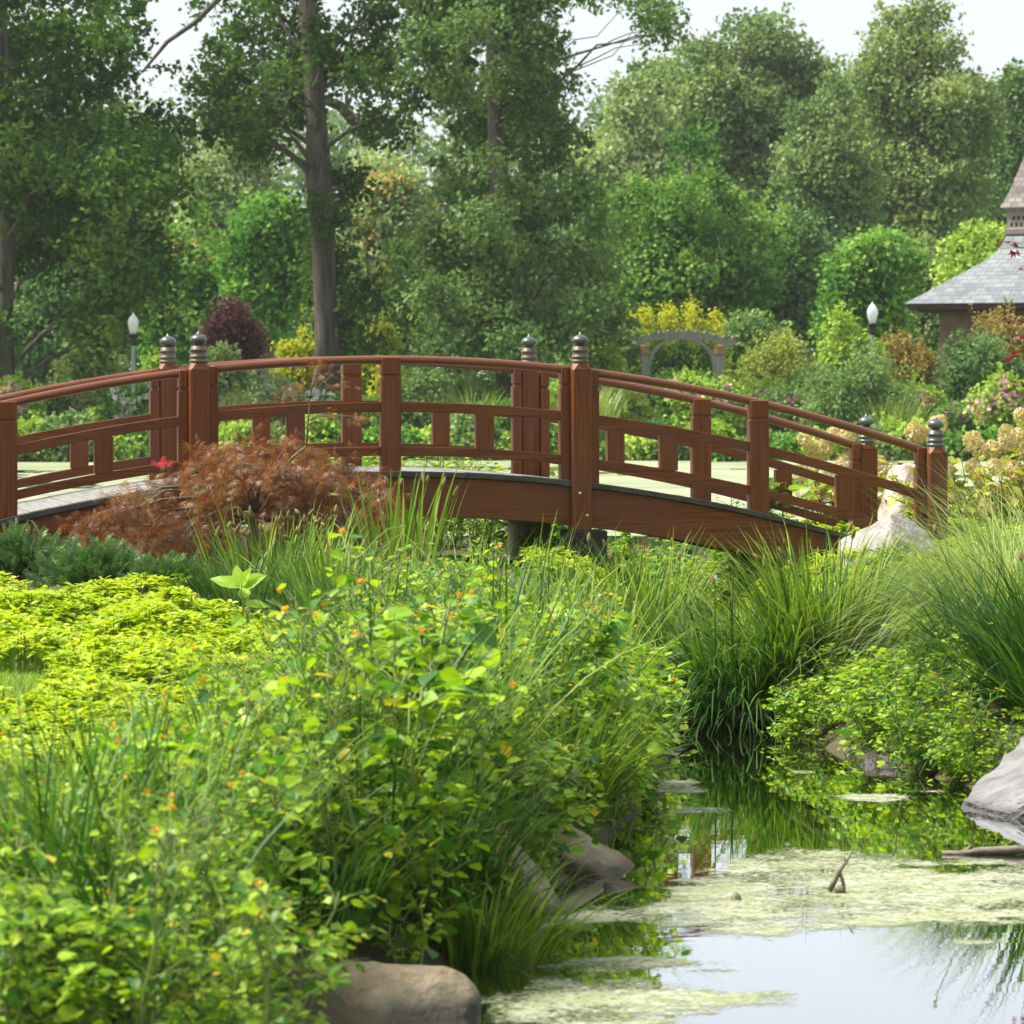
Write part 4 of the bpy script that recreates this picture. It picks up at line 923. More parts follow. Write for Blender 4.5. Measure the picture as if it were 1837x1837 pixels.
# ------------------------------------------------------------------ near plants
def blades(rng, n, base_r, length, lean, curve, width, bias=(0, 0), seg=7, lvar=.35, fan=None):
    """grass blades: returns verts, quads, v"""
    az = rng.uniform(0, 2*pi, n) if fan is None else rng.uniform(fan[0], fan[1], n)
    br = base_r*np.sqrt(rng.random(n)); bx = np.stack([np.cos(az)*br, np.sin(az)*br, np.zeros(n)], 1)
    az = az+rng.normal(0, .5, n); d = np.stack([np.cos(az), np.sin(az)], 1)
    d = d+np.array(bias); 
    Ln = length*rng.uniform(1-lvar, 1+lvar*.6, n); th0 = np.abs(rng.normal(0, 1, n))*lean*.6+lean*.4*rng.random(n)+.03; k = curve*rng.uniform(.4, 1.5, n)
    wd = width*rng.uniform(.7, 1.3, n); dn = np.linalg.norm(d, axis=1); hd = d/np.maximum(dn, .05)[:, None]; th0 = th0*np.clip(dn, .2, 1.7)
    side = np.stack([-hd[:, 1], hd[:, 0], np.zeros(n)], 1)
    tw = rng.normal(0, .5, n); side = nrm(side+np.stack([hd[:, 0]*tw, hd[:, 1]*tw, np.zeros(n)], 1))
    p = bx.copy(); V = np.zeros((n, (seg+1)*2, 3))
    for i in range(seg+1):
        t = i/seg; wv = wd*(1-t**2.2)*(.65+.35*min(1, t*4))*.5+.0004
        V[:, 2*i] = p-side*wv[:, None]; V[:, 2*i+1] = p+side*wv[:, None]
        th = th0+k*(t**1.6)
        th = np.minimum(th, 2.6)
        p = p+np.concatenate([hd*np.sin(th)[:, None], np.cos(th)[:, None]], 1)*(Ln/seg)[:, None]
    q = np.array([(2*i, 2*i+1, 2*i+3, 2*i+2) for i in range(seg)])
    Q = (q[None]+(np.arange(n)*(seg+1)*2)[:, None, None]).reshape(-1, 4)
    v = np.repeat(np.clip(rng.beta(1.2, 1.4, n), 0, 1), (seg+1)*2)
    return V.reshape(-1, 3), Q, v, p

def clump(label, loc, n, base_r, length, lean, curve, width, mat, seed, bias=(0, 0), name='grass_clump', cat='grass clump', heads=0, group=None, seg=7, dead=0):
    rng = np.random.default_rng(seed); root = thing(name, label, cat, loc, 0, group)
    V, Q, v, tip = blades(rng, n, base_r, length, lean, curve, width, bias, seg)
    g = Geo(); g.quads(V, Q, v); kids = [g.build('blades', G[mat], root)]
    if dead:
        V, Q, v, _ = blades(rng, dead, base_r, length*.8, lean*1.3, curve*1.2, width, bias, seg); g = Geo(); g.quads(V, Q, v); kids.append(g.build('dry_blades', G['straw'], root))
    if heads:
        gs = Geo(); sh = []
        for _ in range(heads):
            a = rng.uniform(0, 2*pi); b0 = np.array([cos(a), sin(a), 0])*base_r*.8*rng.random(); l = length*rng.uniform(.7, 1.0)
            e = b0+np.array([cos(a)*.25+bias[0]*.5, sin(a)*.25+bias[1]*.5, 1])*l; c = curve_pts(b0, e, 6, 0, .03, rng); gs.tube(c, np.linspace(.004, .0025, 6), 5)
            dr = nrm(c[-1]-c[-2]+rng.normal(size=3)*.05); hl = rng.uniform(.05, .09)
            g = Geo(); sh.append(g); g.tube([c[-1]+dr*hl*t for t in (0, .2, .5, .8, 1)], [.004, .011, .013, .009, .002], 7, v=rng.random())
        kids.append(gs.build('stalks', M['stem_green'], root)); kids += [g.build('seed_head', G['straw'], root, True) for g in sh]
    return keep(root, *kids)

def gp(px, Y, dz=-.02):
    x = pxx(px, Y); return (x, Y, max(gz(x, Y), 0)+dz)
# right bank
clump('bright upright grass clump with cream seed heads in front of the bridge beam', gp(1290, 25.9), 468, .40, .60, .36, .6, 0.0125, 'grass', 501, heads=14, dead=30)
clump('bright grass clump right of the pier with yellow-green blades', gp(1150, 25.2), 302, .26, .80, .42, .7, 0.0125, 'grass', 502, bias=(-.1, -.1), heads=5, dead=20)
clump('tall upright green grass clump below the pale boulder', gp(1480, 23.4), 560, .28, .88, .42, .8, .0145, 'grass', 503, heads=10, bias=(-.05, -.15), dead=40)
clump('dark drooping sedge hanging over the stream in the middle', gp(1300, 23.3), 760, .30, 1.0, .75, 1.55, .0145, 'sedge', 504, bias=(-.35, -.55), dead=40)
clump('green arching sedge between the drooping one and the upright clump', gp(1410, 23.4), 560, .26, .92, .6, 1.3, .0135, 'grass', 505, bias=(-.4, -.4), heads=6, dead=30)
clump('small sedge at the left end of the dark gap', gp(1215, 24.2), 273, .24, .72, .5, 1.0, 0.0125, 'grass', 506, bias=(-.2, -.2), dead=15)
clump('pale fountain grass arching at the right edge', gp(1800, 22.4), 1900, .26, 1.08, .6, 1.7, .0062, 'fountain', 507, name='fountain_grass', bias=(-.3, -.15), seg=9, dead=60)
clump('pale fountain grass behind the first at the right edge', gp(1870, 24.2), 720, .28, 1.1, .55, 1.4, 0.0069, 'fountain', 508, name='fountain_grass', bias=(-.15, 0), seg=9)
clump('dark green sedge leaning left above the grey slab', gp(1880, 20.6), 468, .26, 1.0, .62, 1.1, 0.0137, 'sedge', 509, bias=(-.55, -.2), heads=3)
clump('dark sedge mound between the fountain grass and the jewelweed', gp(1790, 21.6), 374, .26, .72, .6, 1.1, 0.0125, 'sedge', 510, bias=(-.45, -.2))
clump('green grass clump behind the upright clump and left of the fountain grass', gp(1650, 25.4), 360, .30, .40, .4, .7, .013, 'grass', 511, heads=8, dead=20)
clump('low fine grass at the foot of the end post', gp(1720, 27.4), 260, .3, .26, .45, .8, .008, 'lime', 512)
# left bank: iris like blades in front of the maple
clump('sword-leaved clump with cream seed pods left of the dark red maple foot', gp(500, 24.9), 136, .42, .52, .42, .35, 0.0200, 'grass', 521, heads=26, bias=(-.1, -.1), name='iris_clump', cat='iris', dead=10)
clump('tall sword-leaved clump right of the maple with upright blades', gp(715, 25.3), 60, .30, .74, .2, .25, 0.0275, 'grass', 522, heads=9, name='iris_clump', cat='iris', dead=8)
clump('sword-leaved clump overlapping the golden groundcover', gp(590, 23.6), 187, .34, .5, .45, .6, 0.0163, 'grass', 523, heads=6, name='iris_clump', cat='iris')
clump('thin arching grass left of the sword-leaved plants', gp(430, 23.6), 216, .28, .45, .6, .9, 0.0112, 'sedge', 524, bias=(-.2, -.2))
# dark grasses standing in the near jewelweed
for k, (px, Y, n, l, bias, lab) in enumerate([(760, 16.3, 420, .80, (.2, -.2), 'dark grass tuft in the middle of the near jewelweed'), (800, 14.3, 420, .62, (.5, -.3), 'dark grass tuft arching over the large tan boulder'), (330, 13.6, 260, .55, (.3, .1), 'dark grass tuft low at the left among the near leaves'),
    (1000, 17.2, 380, .62, (.3, -.3), 'dark grass tuft hanging to the water right of the boulders'), (650, 18.5, 380, .85, (0, 0), 'upright dark grass tuft rising through the jewelweed'), (560, 13.3, 240, .5, (.1, -.2), 'dark grass tuft behind the large tan boulder'), (880, 13.9, 260, .42, (.5, -.2), 'dark grass tuft low over the water edge')]):
    clump(lab, gp(px, Y), n, .2, l, .5, .9, .011, 'sedge' if k % 3 else 'grass', 540+k, bias)

rng_t = np.random.default_rng(66)
for k, (px, Y) in enumerate([(420, 15.2), (520, 16.8), (610, 15.4), (690, 14.9), (720, 20.2), (820, 19.0), (900, 20.8), (980, 21.6), (1050, 19.6), (300, 12.6), (120, 12.2), (220, 13.5), (900, 17.4), (1080, 21.0), (760, 22.6), (640, 22.0), (40, 13.6), (560, 19.8), (80, 11.6), (180, 12.0), (380, 12.9), (250, 11.4), (340, 14.4), (480, 14.0), (720, 17.6), (860, 22.6), (940, 19.2), (600, 17.4), (430, 16.6), (30, 11.9), (160, 14.4), (800, 16.0), (1020, 23.0), (680, 13.9)]):
    l = float(np.clip((CH-(np.interp(px, [0, 300, 500, 700, 900, 1050, 1150], [1300, 1250, 1150, 1010, 960, 1000, 1100])-HZ)*Y/F)-gz(pxx(px, Y), Y), .45, 1.0))
    clump('loose tuft of long green blades poking through the near jewelweed', gp(px, Y), 75, .14, l*rng_t.uniform(.95, 1.15), .45, .8, .012, 'grass' if k % 3 else 'sedge', 560+k, (rng_t.normal()*.2, rng_t.normal()*.2), name='grass_tuft', cat='grass tuft', group='loose grass tufts in the near jewelweed')

for k, (px, l, lab) in enumerate([(395, 1.3, 'tawny tall grass on the far shore left of the maple tip'), (1055, 1.5, 'tawny tall grass on the far shore behind the centre posts'), (1600, 1.2, 'tawny tall grass on the far shore right of the end posts'), (840, 1.3, 'green tall grass on the far shore under the middle rail')]):
    clump(lab, gp(px, 96.0), 320, .6, l, .3, .6, .035, 'grass' if k > 2 else 'fountain', 900+k, name='tall_grass', cat='tall grass', dead=60)

# ---- jewelweed: a few plants built, then copied
def jewelweed(seed, nl=190, h=1.0, spread=.26, fl=5, big=1.0):
    rng = np.random.default_rng(seed); root = thing('jewelweed', 'jewelweed', 'jewelweed', (0, 0, -50)); st = Geo(); pts = []
    mains = []
    for k in range(3):
        a = rng.uniform(0, 2*pi); e = np.array([cos(a)*spread*.5, sin(a)*spread*.5, h*rng.uniform(.8, 1.0)]); b = np.array([rng.normal()*.03, rng.normal()*.03, 0])
        c = curve_pts(b, e, 9, 0, .06, rng); st.tube(c, np.linspace(.0085, .0035, 9), 6); mains.append(c)
    for c in mains:
        for t in rng.uniform(.06, 1.0, 19):
            i = t*8; j = int(min(i, 7)); p = c[j]+(c[j+1]-c[j])*(i-j); a = rng.uniform(0, 2*pi); l = rng.uniform(.12, .30)*(1.25-t*.5)
            e = p+np.array([cos(a), sin(a), .55])*l; q = curve_pts(p, e, 5, .08, .1, rng); st.tube(q, np.linspace(.0035, .0016, 5), 4, cap=False)
            for u in np.linspace(.25, 1, 8): pts.append((q[min(4, int(u*4))]+rng.normal(size=3)*.012, a+rng.normal()*1.1, u))
    pts = [pts[i] for i in rng.permutation(len(pts))[:nl]]
    pos = np.array([p[0] for p in pts]); az = np.array([p[1] for p in pts]); n = len(pts)
    ax = np.stack([np.cos(az), np.sin(az), rng.normal(-.15, .35, n)], 1); nn = np.array([0, 0, 1.])+rng.normal(size=(n, 3))*.38
    stalk = rng.uniform(.01, .035, n); p2 = pos+nrm(ax)*stalk[:, None]
    g = Geo(); s = rng.uniform(.034, .082, n)*big*rng.choice([.6, 1, 1, 1.15], n); g.inst(OVAL, p2, frames(ax, nn), np.stack([s*rng.uniform(1.1, 1.5, n), s, s], 1), np.where(rng.random(n) < .015, 1, rng.beta(1.4, 1.3, n)**1.6*.85))
    kids = [st.build('stems', M['stem_green'], root, True), g.build('leaves', G['jewel'], root)]
    if fl:
        top = pos[np.argsort(-pos[:, 2])][:max(fl*5, 1)]; c = top[rng.integers(0, len(top), fl)]+np.array([0, 0, -.01])+rng.normal(size=(fl, 3))*.03
        m = 6; cc = np.repeat(c, m, 0); a = rng.normal(size=(len(cc), 3)); g = Geo()
        g.inst(ROUND, cc, frames(a, nrm(rng.normal(size=a.shape))), np.full(len(cc), .018), rng.random(len(cc))); kids.append(g.build('blossoms', G['orange'], root))
    return keep(root, *kids)
JW = [jewelweed(600+i, [260, 290, 120, 330, 270, 150][i], 1.0, [.3, .36, .16, .4, .32, .2][i], [1, 0, 2, 1, 1, 1][i], [1, 1.1, .9, 1.35, 1, .8][i]) for i in range(6)]
used = set()
def place_jw(k, loc, rz, s, label, group, tilt=(0, 0)):
    src = JW[k]
    if k not in used:
        used.add(k); src.location = loc; src.rotation_euler = (tilt[0], tilt[1], rz); src.scale = (s if not np.isscalar(s) else (s, s, s)); tag(src, label, None, group)
    else: dup(src, loc, rz, s, label, group, tilt)
def jewel_fields():
    rng = np.random.default_rng(9)
    tx = [-40, 0, 200, 320, 400, 500, 600, 700, 800, 880, 930, 1000, 1060, 1120, 1180, 1230, 1290]
    ty = [1320, 1330, 1345, 1280, 1215, 1150, 1085, 1030, 990, 1000, 1040, 1050, 1075, 1105, 1180, 1270, 1340]
    done = []; tries = 0
    while len(done) < 270 and tries < 60000:
        tries += 1; Y = 10.4+14.2*rng.random()**1.2; x = rng.uniform(-.145*Y, np.interp(Y, YK, XLk)+(.08 if Y > 16.5 else .0)); px = x/Y*F+IMG/2
        lim = float(np.interp(px, tx, ty))+rng.uniform(0, 40); g0 = max(gz(x, Y), .0); hm = CH-(lim-HZ)*Y/F-g0
        if px < 560 and Y > 15.3+max(0, (px-250))/60: continue
        if 505 < px < 900 and Y < 13.1: continue
        if px > 930 and Y < 15.7: continue
        if px > 840 and 14.2 < Y < 15.5: continue
        if px > 985 and Y < 16.6: continue
        hm = min(hm*rng.choice([.6, .8, .95, 1.05]), rng.uniform(.85, 1.2))
        if px > 860: hm = min(hm, .42+max(0, Y-15)*.12)
        if Y < 12.2: hm = min(hm, .62)
        if hm < .34: continue
        if any((x-a)**2+(Y-b)**2 < (.19 if hm > .6 else .15)**2 for a, b in done): continue
        done.append((x, Y)); wd = max(hm, .62); kk = int(rng.integers(6))
        if kk in (2, 5): hm *= 1.18
        place_jw(kk, (x, Y, g0-.02), rng.uniform(0, 2*pi), (wd, wd, hm), 'leafy jewelweed with small orange flowers in the mass on the near left bank', 'jewelweed on the near left bank', (rng.normal()*.1, rng.normal()*.1))
    for k in range(36):
        px = rng.uniform(1400, 1770); Y = rng.uniform(19.5, 22.2); x = pxx(px, Y)
        if x < np.interp(Y, YK, XRk)-.08: x = np.interp(Y, YK, XRk)+rng.uniform(-.05, .1)
        h = rng.uniform(.24, .55)
        place_jw(int(rng.integers(6)), (x, Y, max(gz(x, Y), 0)-.02), rng.uniform(0, 2*pi), (h*1.3, h*1.3, h), 'small jewelweed with orange flowers leaning to the water on the right bank', 'jewelweed on the right bank', (rng.normal()*.15+.15, rng.normal()*.2-.2))
    for k in range(12):
        px = rng.uniform(1395, 1520); Y = rng.uniform(21.9, 22.7); x = max(pxx(px, Y), np.interp(Y, YK, XRk)-.12); h = rng.uniform(.22, .38)
        place_jw(int(rng.integers(6)), (x, Y, max(gz(x, Y), 0)-.02), rng.uniform(0, 2*pi), (h*1.4, h*1.4, h), 'small jewelweed with orange flowers leaning to the water on the right bank', 'jewelweed on the right bank', (.15, -.25))
    for k in range(60):
        Y = rng.uniform(30.2, 33.0); px = rng.uniform(560, 1420); x = pxx(px, Y); h = rng.uniform(.55, .85)
        place_jw(int(rng.integers(6)), (x, Y, max(gz(x, Y), 0)-.02), rng.uniform(0, 2*pi), (h*1.3, h*1.3, h), 'jewelweed seen through the gap beneath the bridge beam', 'jewelweed behind the bridge', (0, 0))
jewel_fields()

def milkweed():
    Y = 21.0; b = gp(440, Y); root = thing('milkweed', 'broad-leaved milkweed shoot standing above the golden groundcover', 'plant', b); o = np.array(b); rng = np.random.default_rng(4)
    t = at(432, 1050, Y); c = curve_pts(o, t, 9, 0, .04, rng); g = Geo(); g.tube(c-o, np.linspace(.009, .005, 9), 7); g.build('stem', M['stem_green'], root, True)
    pos, ax, sz = [], [], []
    for k, (px, py, dx, dz, s) in enumerate([(432, 1055, -.9, .35, .19), (432, 1055, .9, .55, .17), (432, 1053, -.3, 1, .13), (433, 1053, .4, .9, .13), (432, 1075, .1, .2, .12), (438, 1105, -.25, -.2, .13), (440, 1130, .35, -.35, .15), (440, 1130, -.6, -.1, .16), (438, 1085, .8, 0, .15), (441, 1150, .5, -.1, .16)]):
        pos.append(at(px, py, Y)-o); ax.append((dx, -.5 if k % 2 else .3, dz)); sz.append(s)
    ax = np.array(ax, float); n = len(ax); nn = np.array([0, -.6, 1.])+rng.normal(size=(n, 3))*.3; s = np.array(sz)
    g = Geo(); g.inst(OVAL, np.array(pos), frames(ax, nn), np.stack([s*.95, s, s], 1), np.linspace(.25, .6, n)); g.build('leaves', G['jewel'], root)
milkweed()

# ---- golden groundcover, lawn and under-bridge groundcover
def groundcover(label, pts_fn, n, size, mat, seed, h=.16):
    rng = np.random.default_rng(seed); P0 = pts_fn(rng, n); m = len(P0); k = 9
    z = ground(P0[:, 0], P0[:, 1]); bump = np.array([mnoise.noise(Vector((x*2.3, y*1.6, seed)))+.5*mnoise.noise(Vector((x*6, y*5, seed))) for x, y in P0])
    top = np.stack([P0[:, 0], P0[:, 1], z+h+.12*bump], 1)
    c = np.repeat(top, k, 0); az = np.tile(np.arange(k)*2*pi/k, m)+np.repeat(rng.uniform(0, 6, m), k)+rng.normal(0, .2, m*k)
    el = rng.normal(.12, .3, m*k); ax = np.stack([np.cos(az), np.sin(az), el], 1); nn = np.stack([-np.cos(az)*el, -np.sin(az)*el, np.ones(m*k)], 1)+rng.normal(size=(m*k, 3))*.18
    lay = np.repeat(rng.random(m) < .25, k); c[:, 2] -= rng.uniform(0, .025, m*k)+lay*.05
    s = size*rng.uniform(.7, 1.2, m*k); g = Geo()
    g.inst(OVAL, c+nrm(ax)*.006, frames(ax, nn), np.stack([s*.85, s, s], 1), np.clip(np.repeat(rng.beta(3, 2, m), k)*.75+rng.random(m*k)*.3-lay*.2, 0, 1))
    # the stems that carry the rosettes
    b = top.copy(); b[:, 2] = z-.01; d = np.array([.004, 0, 0]); V = np.stack([b-d, b+d, top+d, top-d], 1).reshape(-1, 3); g.quads(V, np.arange(m*4).reshape(-1, 4), .1)
    tag(g.build('groundcover', G[mat]), label, 'groundcover', kind='stuff')
def gold_pts(rng, n):
    out = []
    poly = [(-60, 1085), (330, 1095), (345, 1120), (470, 1150), (560, 1195), (600, 1270), (520, 1330), (420, 1420), (300, 1480), (-60, 1480), (-60, 1320), (40, 1320), (110, 1265), (90, 1225), (-60, 1215)]
    while len(out) < n:
        Y = rng.uniform(14.5, 26.3); x = rng.uniform(-.15*Y, -.02*Y); z = gz(x, Y); py = HZ+(CH-z)*F/Y; px = x/Y*F+IMG/2
        if in_poly(px, py, poly): out.append((x, Y))
    return np.array(out)
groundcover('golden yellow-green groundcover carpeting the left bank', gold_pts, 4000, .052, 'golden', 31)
def under_pts(rng, n):
    out = []
    while len(out) < n:
        Y = rng.uniform(26.2, 33.5); x = rng.uniform(.1, 3.8)
        if gz(x, Y) > .08: out.append((x, Y))
    return np.array(out)
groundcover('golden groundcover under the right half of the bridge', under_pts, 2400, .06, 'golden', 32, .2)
def bank_pts(rng, n):
    out = []
    while len(out) < n:
        Y = rng.uniform(9, 34); x = rng.uniform(1.5, 8.5)
        if gz(x, Y) > .05 and not (Y < 20.2 and x < 2.6+.6) and rng.random() < (1 if x < 4.5 else .6): out.append((x, Y))
    return np.array(out)
groundcover('low green groundcover filling the right bank between the grasses', bank_pts, 5200, .075, 'jewel', 33, .1)
def lawn():
    rng = np.random.default_rng(5); n = 9000; out = []
    Y = rng.uniform(16.0, 22, n*4); x = rng.uniform(-.15, -.105, n*4)*Y; z = ground(x, Y); py = HZ+(CH-z)*F/Y; px = x/Y*F+IMG/2
    k = (py > 1205) & (py < 1330) & (px < 125-np.abs(py-1260)*.6); x, Y, z = x[k], Y[k], z[k]; m = len(x)
    V, Q, v, _ = blades(rng, m, 0, .055, .5, .7, .004, seg=3); off = np.repeat(np.stack([x, Y, z], 1), 8, 0)
    g = Geo(); g.quads(V+off, Q, v); tag(g.build('lawn_grass', G['lime']), 'short lawn grass patch at the left edge', 'grass', kind='stuff')
lawn()

# ---- yew hedge
def yew(label, px, top, w_, Y, seed, dens=520):
    rng = np.random.default_rng(seed); s = Y/F; x = pxx(px, Y); g0 = gz(x, Y); h = pyz(top, Y)-g0; r = w_/2*s; root = thing('yew_shrub', label, 'yew', (x, Y, g0)); st = Geo(); pos, ax, nn, sz, vv = [], [], [], [], []
    for _ in range(dens):
        d = nrm(rng.normal(size=3)+np.array([0, -.25, .5])); d[2] = abs(d[2]); q = rng.uniform(.55, 1.0)
        e = d*np.array([r, r*.75, h])*q; di = nrm(d*np.array([1, 1, .6])+np.array([0, -.1, .5])+rng.normal(size=3)*.35); l = rng.uniform(.10, .22); a = e-di*l
        c = curve_pts(a, e+di*.02, 5, .05, .05, rng); st.tube(c, np.linspace(.004, .0015, 5), 4, cap=False)
        sd = nrm(np.cross(di, nrm(rng.normal(size=3)+np.array([0, 0, 1])))); up = np.cross(sd, di); b = rng.random()
        for t in np.linspace(.05, 1, 17):
            p = c[0]+(c[-1]-c[0])*t
            for sg in (-1, 1): pos.append(p); ax.append(di*.55+sd*sg+up*rng.normal()*.25); nn.append(up); sz.append(rng.uniform(.028, .042)*(1.15-.5*t)); vv.append(np.clip(.12+.4*b+.45*(t > .72)*rng.random()+.15*rng.random(), 0, 1))
    for _ in range(16): st.tube(curve_pts((0, 0, 0), nrm(rng.normal(size=3)+np.array([0, 0, .8]))*np.array([r, r*.7, h])*.7, 6, .05, .1, rng), np.linspace(.012, .004, 6), 6)
    sz = np.array(sz); g = Geo(); g.inst(NEEDLE, np.array(pos), frames(np.array(ax), np.array(nn)), np.stack([sz*1.9, sz, sz], 1), np.array(vv))
    st.build('stems', M['twig'], root); g.build('needles', G['yew'], root)
yew('dark green yew at the left edge below the bridge deck', 30, 932, 250, 25.9, 701)
yew('dark green yew in the middle of the yew row', 165, 958, 250, 25.3, 702)
yew('dark green yew reaching under the red maple', 305, 990, 200, 25.0, 703)
yew('dark yew sprig against the pale boulder on the right bank', 1605, 965, 110, 27.15, 704, 200)

# ---- laceleaf japanese maple
def lace_maple():
    rng = np.random.default_rng(12); Y = 26.35; o = np.array(gp(455, Y)); root = thing('japanese_maple', 'low spreading laceleaf maple with rusty red leaves in front of the bridge', 'maple', tuple(o)); st = Geo()
    lob = []
    for px, py, rw, rh in [(190, 945, 55, 26), (250, 905, 60, 30), (300, 880, 55, 28), (240, 960, 60, 26), (330, 930, 70, 36), (390, 880, 62, 36), (400, 960, 70, 30), (440, 840, 55, 34), (470, 900, 70, 36), (480, 815, 40, 18), (520, 850, 55, 34), (540, 920, 75, 36), (500, 980, 80, 34), (560, 822, 45, 16), (590, 860, 55, 32), (620, 920, 65, 36), (660, 880, 50, 30), (690, 900, 34, 24), (640, 970, 60, 32), (420, 825, 50, 18), (560, 980, 60, 30), (380, 820, 40, 20), (450, 800, 34, 11), (520, 800, 30, 11), (330, 975, 60, 26), (420, 1000, 60, 24), (600, 1000, 50, 24), (165, 950, 34, 16), (285, 985, 60, 20), (700, 930, 40, 26), (660, 950, 55, 34), (610, 850, 60, 36), (350, 850, 55, 26), (570, 870, 60, 30), (450, 890, 60, 30), (530, 960, 70, 30), (470, 1000, 70, 26), (230, 920, 50, 20)]:
        lob.append((px, py, rw, rh))
    fork = at(455, 935, Y); pos, ax, nn, sz, vv = [], [], [], [], []
    st.tube(curve_pts(o, fork, 6, 0, .1, rng)-o, np.linspace(.05, .035, 6), 9)
    for px, py, rw, rh in lob:
        dep = rng.uniform(-.75, .5) if py > 830 else rng.uniform(-.3, .3); s = Y/F
        c = at(px, py, Y); c[1] += dep; end = c+np.array([0, 0, rh*s*.3]); br = curve_pts(fork, end, 8, .16, .1, rng); st.tube(br-o, np.linspace(.018, .004, 8), 6, cap=False)
        tone = rng.normal(0, .14)
        for _ in range(int(rw*rh/21)+24):
            d = nrm(rng.normal(size=3)); q = np.array([rw*s, rw*s*.8, rh*s])*d*rng.uniform(.25, 1.0); q[2] -= .25*rh*s*(np.hypot(q[0], q[1])/(rw*s))**2
            p = c+q; tw = curve_pts(br[rng.integers(5, 8)], p, 4, .1, .1, rng)
            if rng.random() < .45: st.tube(tw-o, np.linspace(.003, .0012, 4), 3, cap=False)
            for _ in range(2):
                pos.append(p+rng.normal(size=3)*.05); a = rng.uniform(0, 2*pi); ax.append((cos(a), sin(a)-.15, rng.normal(-.8, .45))); nn.append(nrm(rng.normal(size=3)*.8+np.array([0, -.3, .7]))); sz.append(rng.uniform(.05, .09)); vv.append(np.clip(rng.beta(1.2, 1.4)+tone, 0, 1))
    # the upright leader at the top
    p = [at(550, 800, Y-.1), at(553, 755, Y-.1), at(556, 715, Y-.1), at(562, 685, Y-.1), at(570, 655, Y-.1)]; st.tube(np.array(p)-o, [.008, .006, .005, .004, .002], 6); st.tube(curve_pts(fork, p[0], 6, .1, .05, rng)-o, np.linspace(.014, .008, 6), 6)
    for ex, ey in ((520, 690), (600, 668), (618, 690), (540, 690), (575, 655), (598, 740), (630, 748), (505, 712), (565, 660), (585, 690), (650, 755)):
        q = p[2] if ey < 720 else p[1]; e = at(ex, ey, Y-.1+rng.normal()*.1); st.tube(curve_pts(q, e, 5, .08, .08, rng)-o, np.linspace(.004, .0014, 5), 4)
        for _ in range(9): pos.append(e+rng.normal(size=3)*np.array([.05, .05, .022])); a = rng.uniform(0, 2*pi); ax.append((cos(a), sin(a), rng.normal(-.5, .4))); nn.append(nrm(rng.normal(size=3)*.5+np.array([0, -.2, 1]))); sz.append(rng.uniform(.04, .075)); vv.append(np.clip(rng.beta(2.2, 2), 0, 1))
    st.build('branches', M['twig'], root, True); s = np.array(sz)
    g = Geo(); g.inst(LACE, np.array(pos)-o, frames(np.array(ax), np.array(nn)), np.stack([s, s, s], 1), np.array(vv)); g.build('leaves', G['lace'], root)
    n = 16; p = at(297, 828, Y-.2)+rng.normal(size=(n, 3))*np.array([.035, .03, .012]); a = rng.uniform(0, 2*pi, n); g = Geo()
    g.inst(LACE, p-o, frames(np.stack([np.cos(a), np.sin(a), -.3+0*a], 1), nrm(rng.normal(size=(n, 3))*.4+np.array([0, 0, 1.]))), np.full(n, .06), rng.random(n)); tag(g.build('young_leaves', G['scarlet'], root), 'bright scarlet young leaves at the tip')
lace_maple()
def red_maple():
    Y = 24.6; rng = np.random.default_rng(15); o = np.array(gp(2010, Y)); root = thing('red_maple', 'dark red maple twigs reaching in from the right edge', 'maple', tuple(o)); st = Geo(); st.tube(np.array([o, at(2005, 900, Y), at(1990, 600, Y), at(1985, 420, Y), at(1975, 330, Y)])-o, [.05, .042, .03, .018, .006], 9)
    pos = []
    for a, b, sag in [((1985, 520), (1790, 432), .05), ((1985, 560), (1822, 455), .03), ((1988, 640), (1805, 640), .06), ((1987, 600), (1795, 575), .06), ((1990, 700), (1815, 690), .06), ((1985, 480), (1830, 480), .04), ((1988, 620), (1825, 600), .06)]:
        c = curve_pts(at(*a, Y), at(*b, Y+rng.normal()*.15), 12, sag, .03, rng); st.tube(c-o, np.linspace(.007, .0015, 12), 5)
        for t in np.linspace(.2, 1, 15):
            p = c[min(11, int(t*11))]; 
            for _ in range(2): pos.append(p+rng.normal(size=3)*np.array([.012, .02, .012]))
    for _ in range(30):
        b = at(2010, 470, Y)+np.array([abs(rng.normal(0, .5)), rng.normal(0, .5), rng.normal(0, .45)]); c = curve_pts(at(1987, rng.uniform(420, 700), Y), b, 8, .08, .06, rng); st.tube(c-o, np.linspace(.009, .0015, 8), 5)
        for t in np.linspace(.3, 1, 22): pos += [c[min(7, int(t*7))]+rng.normal(size=3)*.05 for _ in range(3)]
    st.build('branches', M['twig'], root, True); n = len(pos); a = rng.uniform(0, 2*pi, n); s = rng.uniform(.03, .055, n); g = Geo()
    g.inst(PALM, np.array(pos)-o, frames(np.stack([np.cos(a), np.sin(a)-.3, rng.normal(-.2, .5, n)], 1), nrm(rng.normal(size=(n, 3))*.6+np.array([0, -.4, .8]))), s, rng.random(n)); g.build('leaves', G['redmaple'], root)
red_maple()

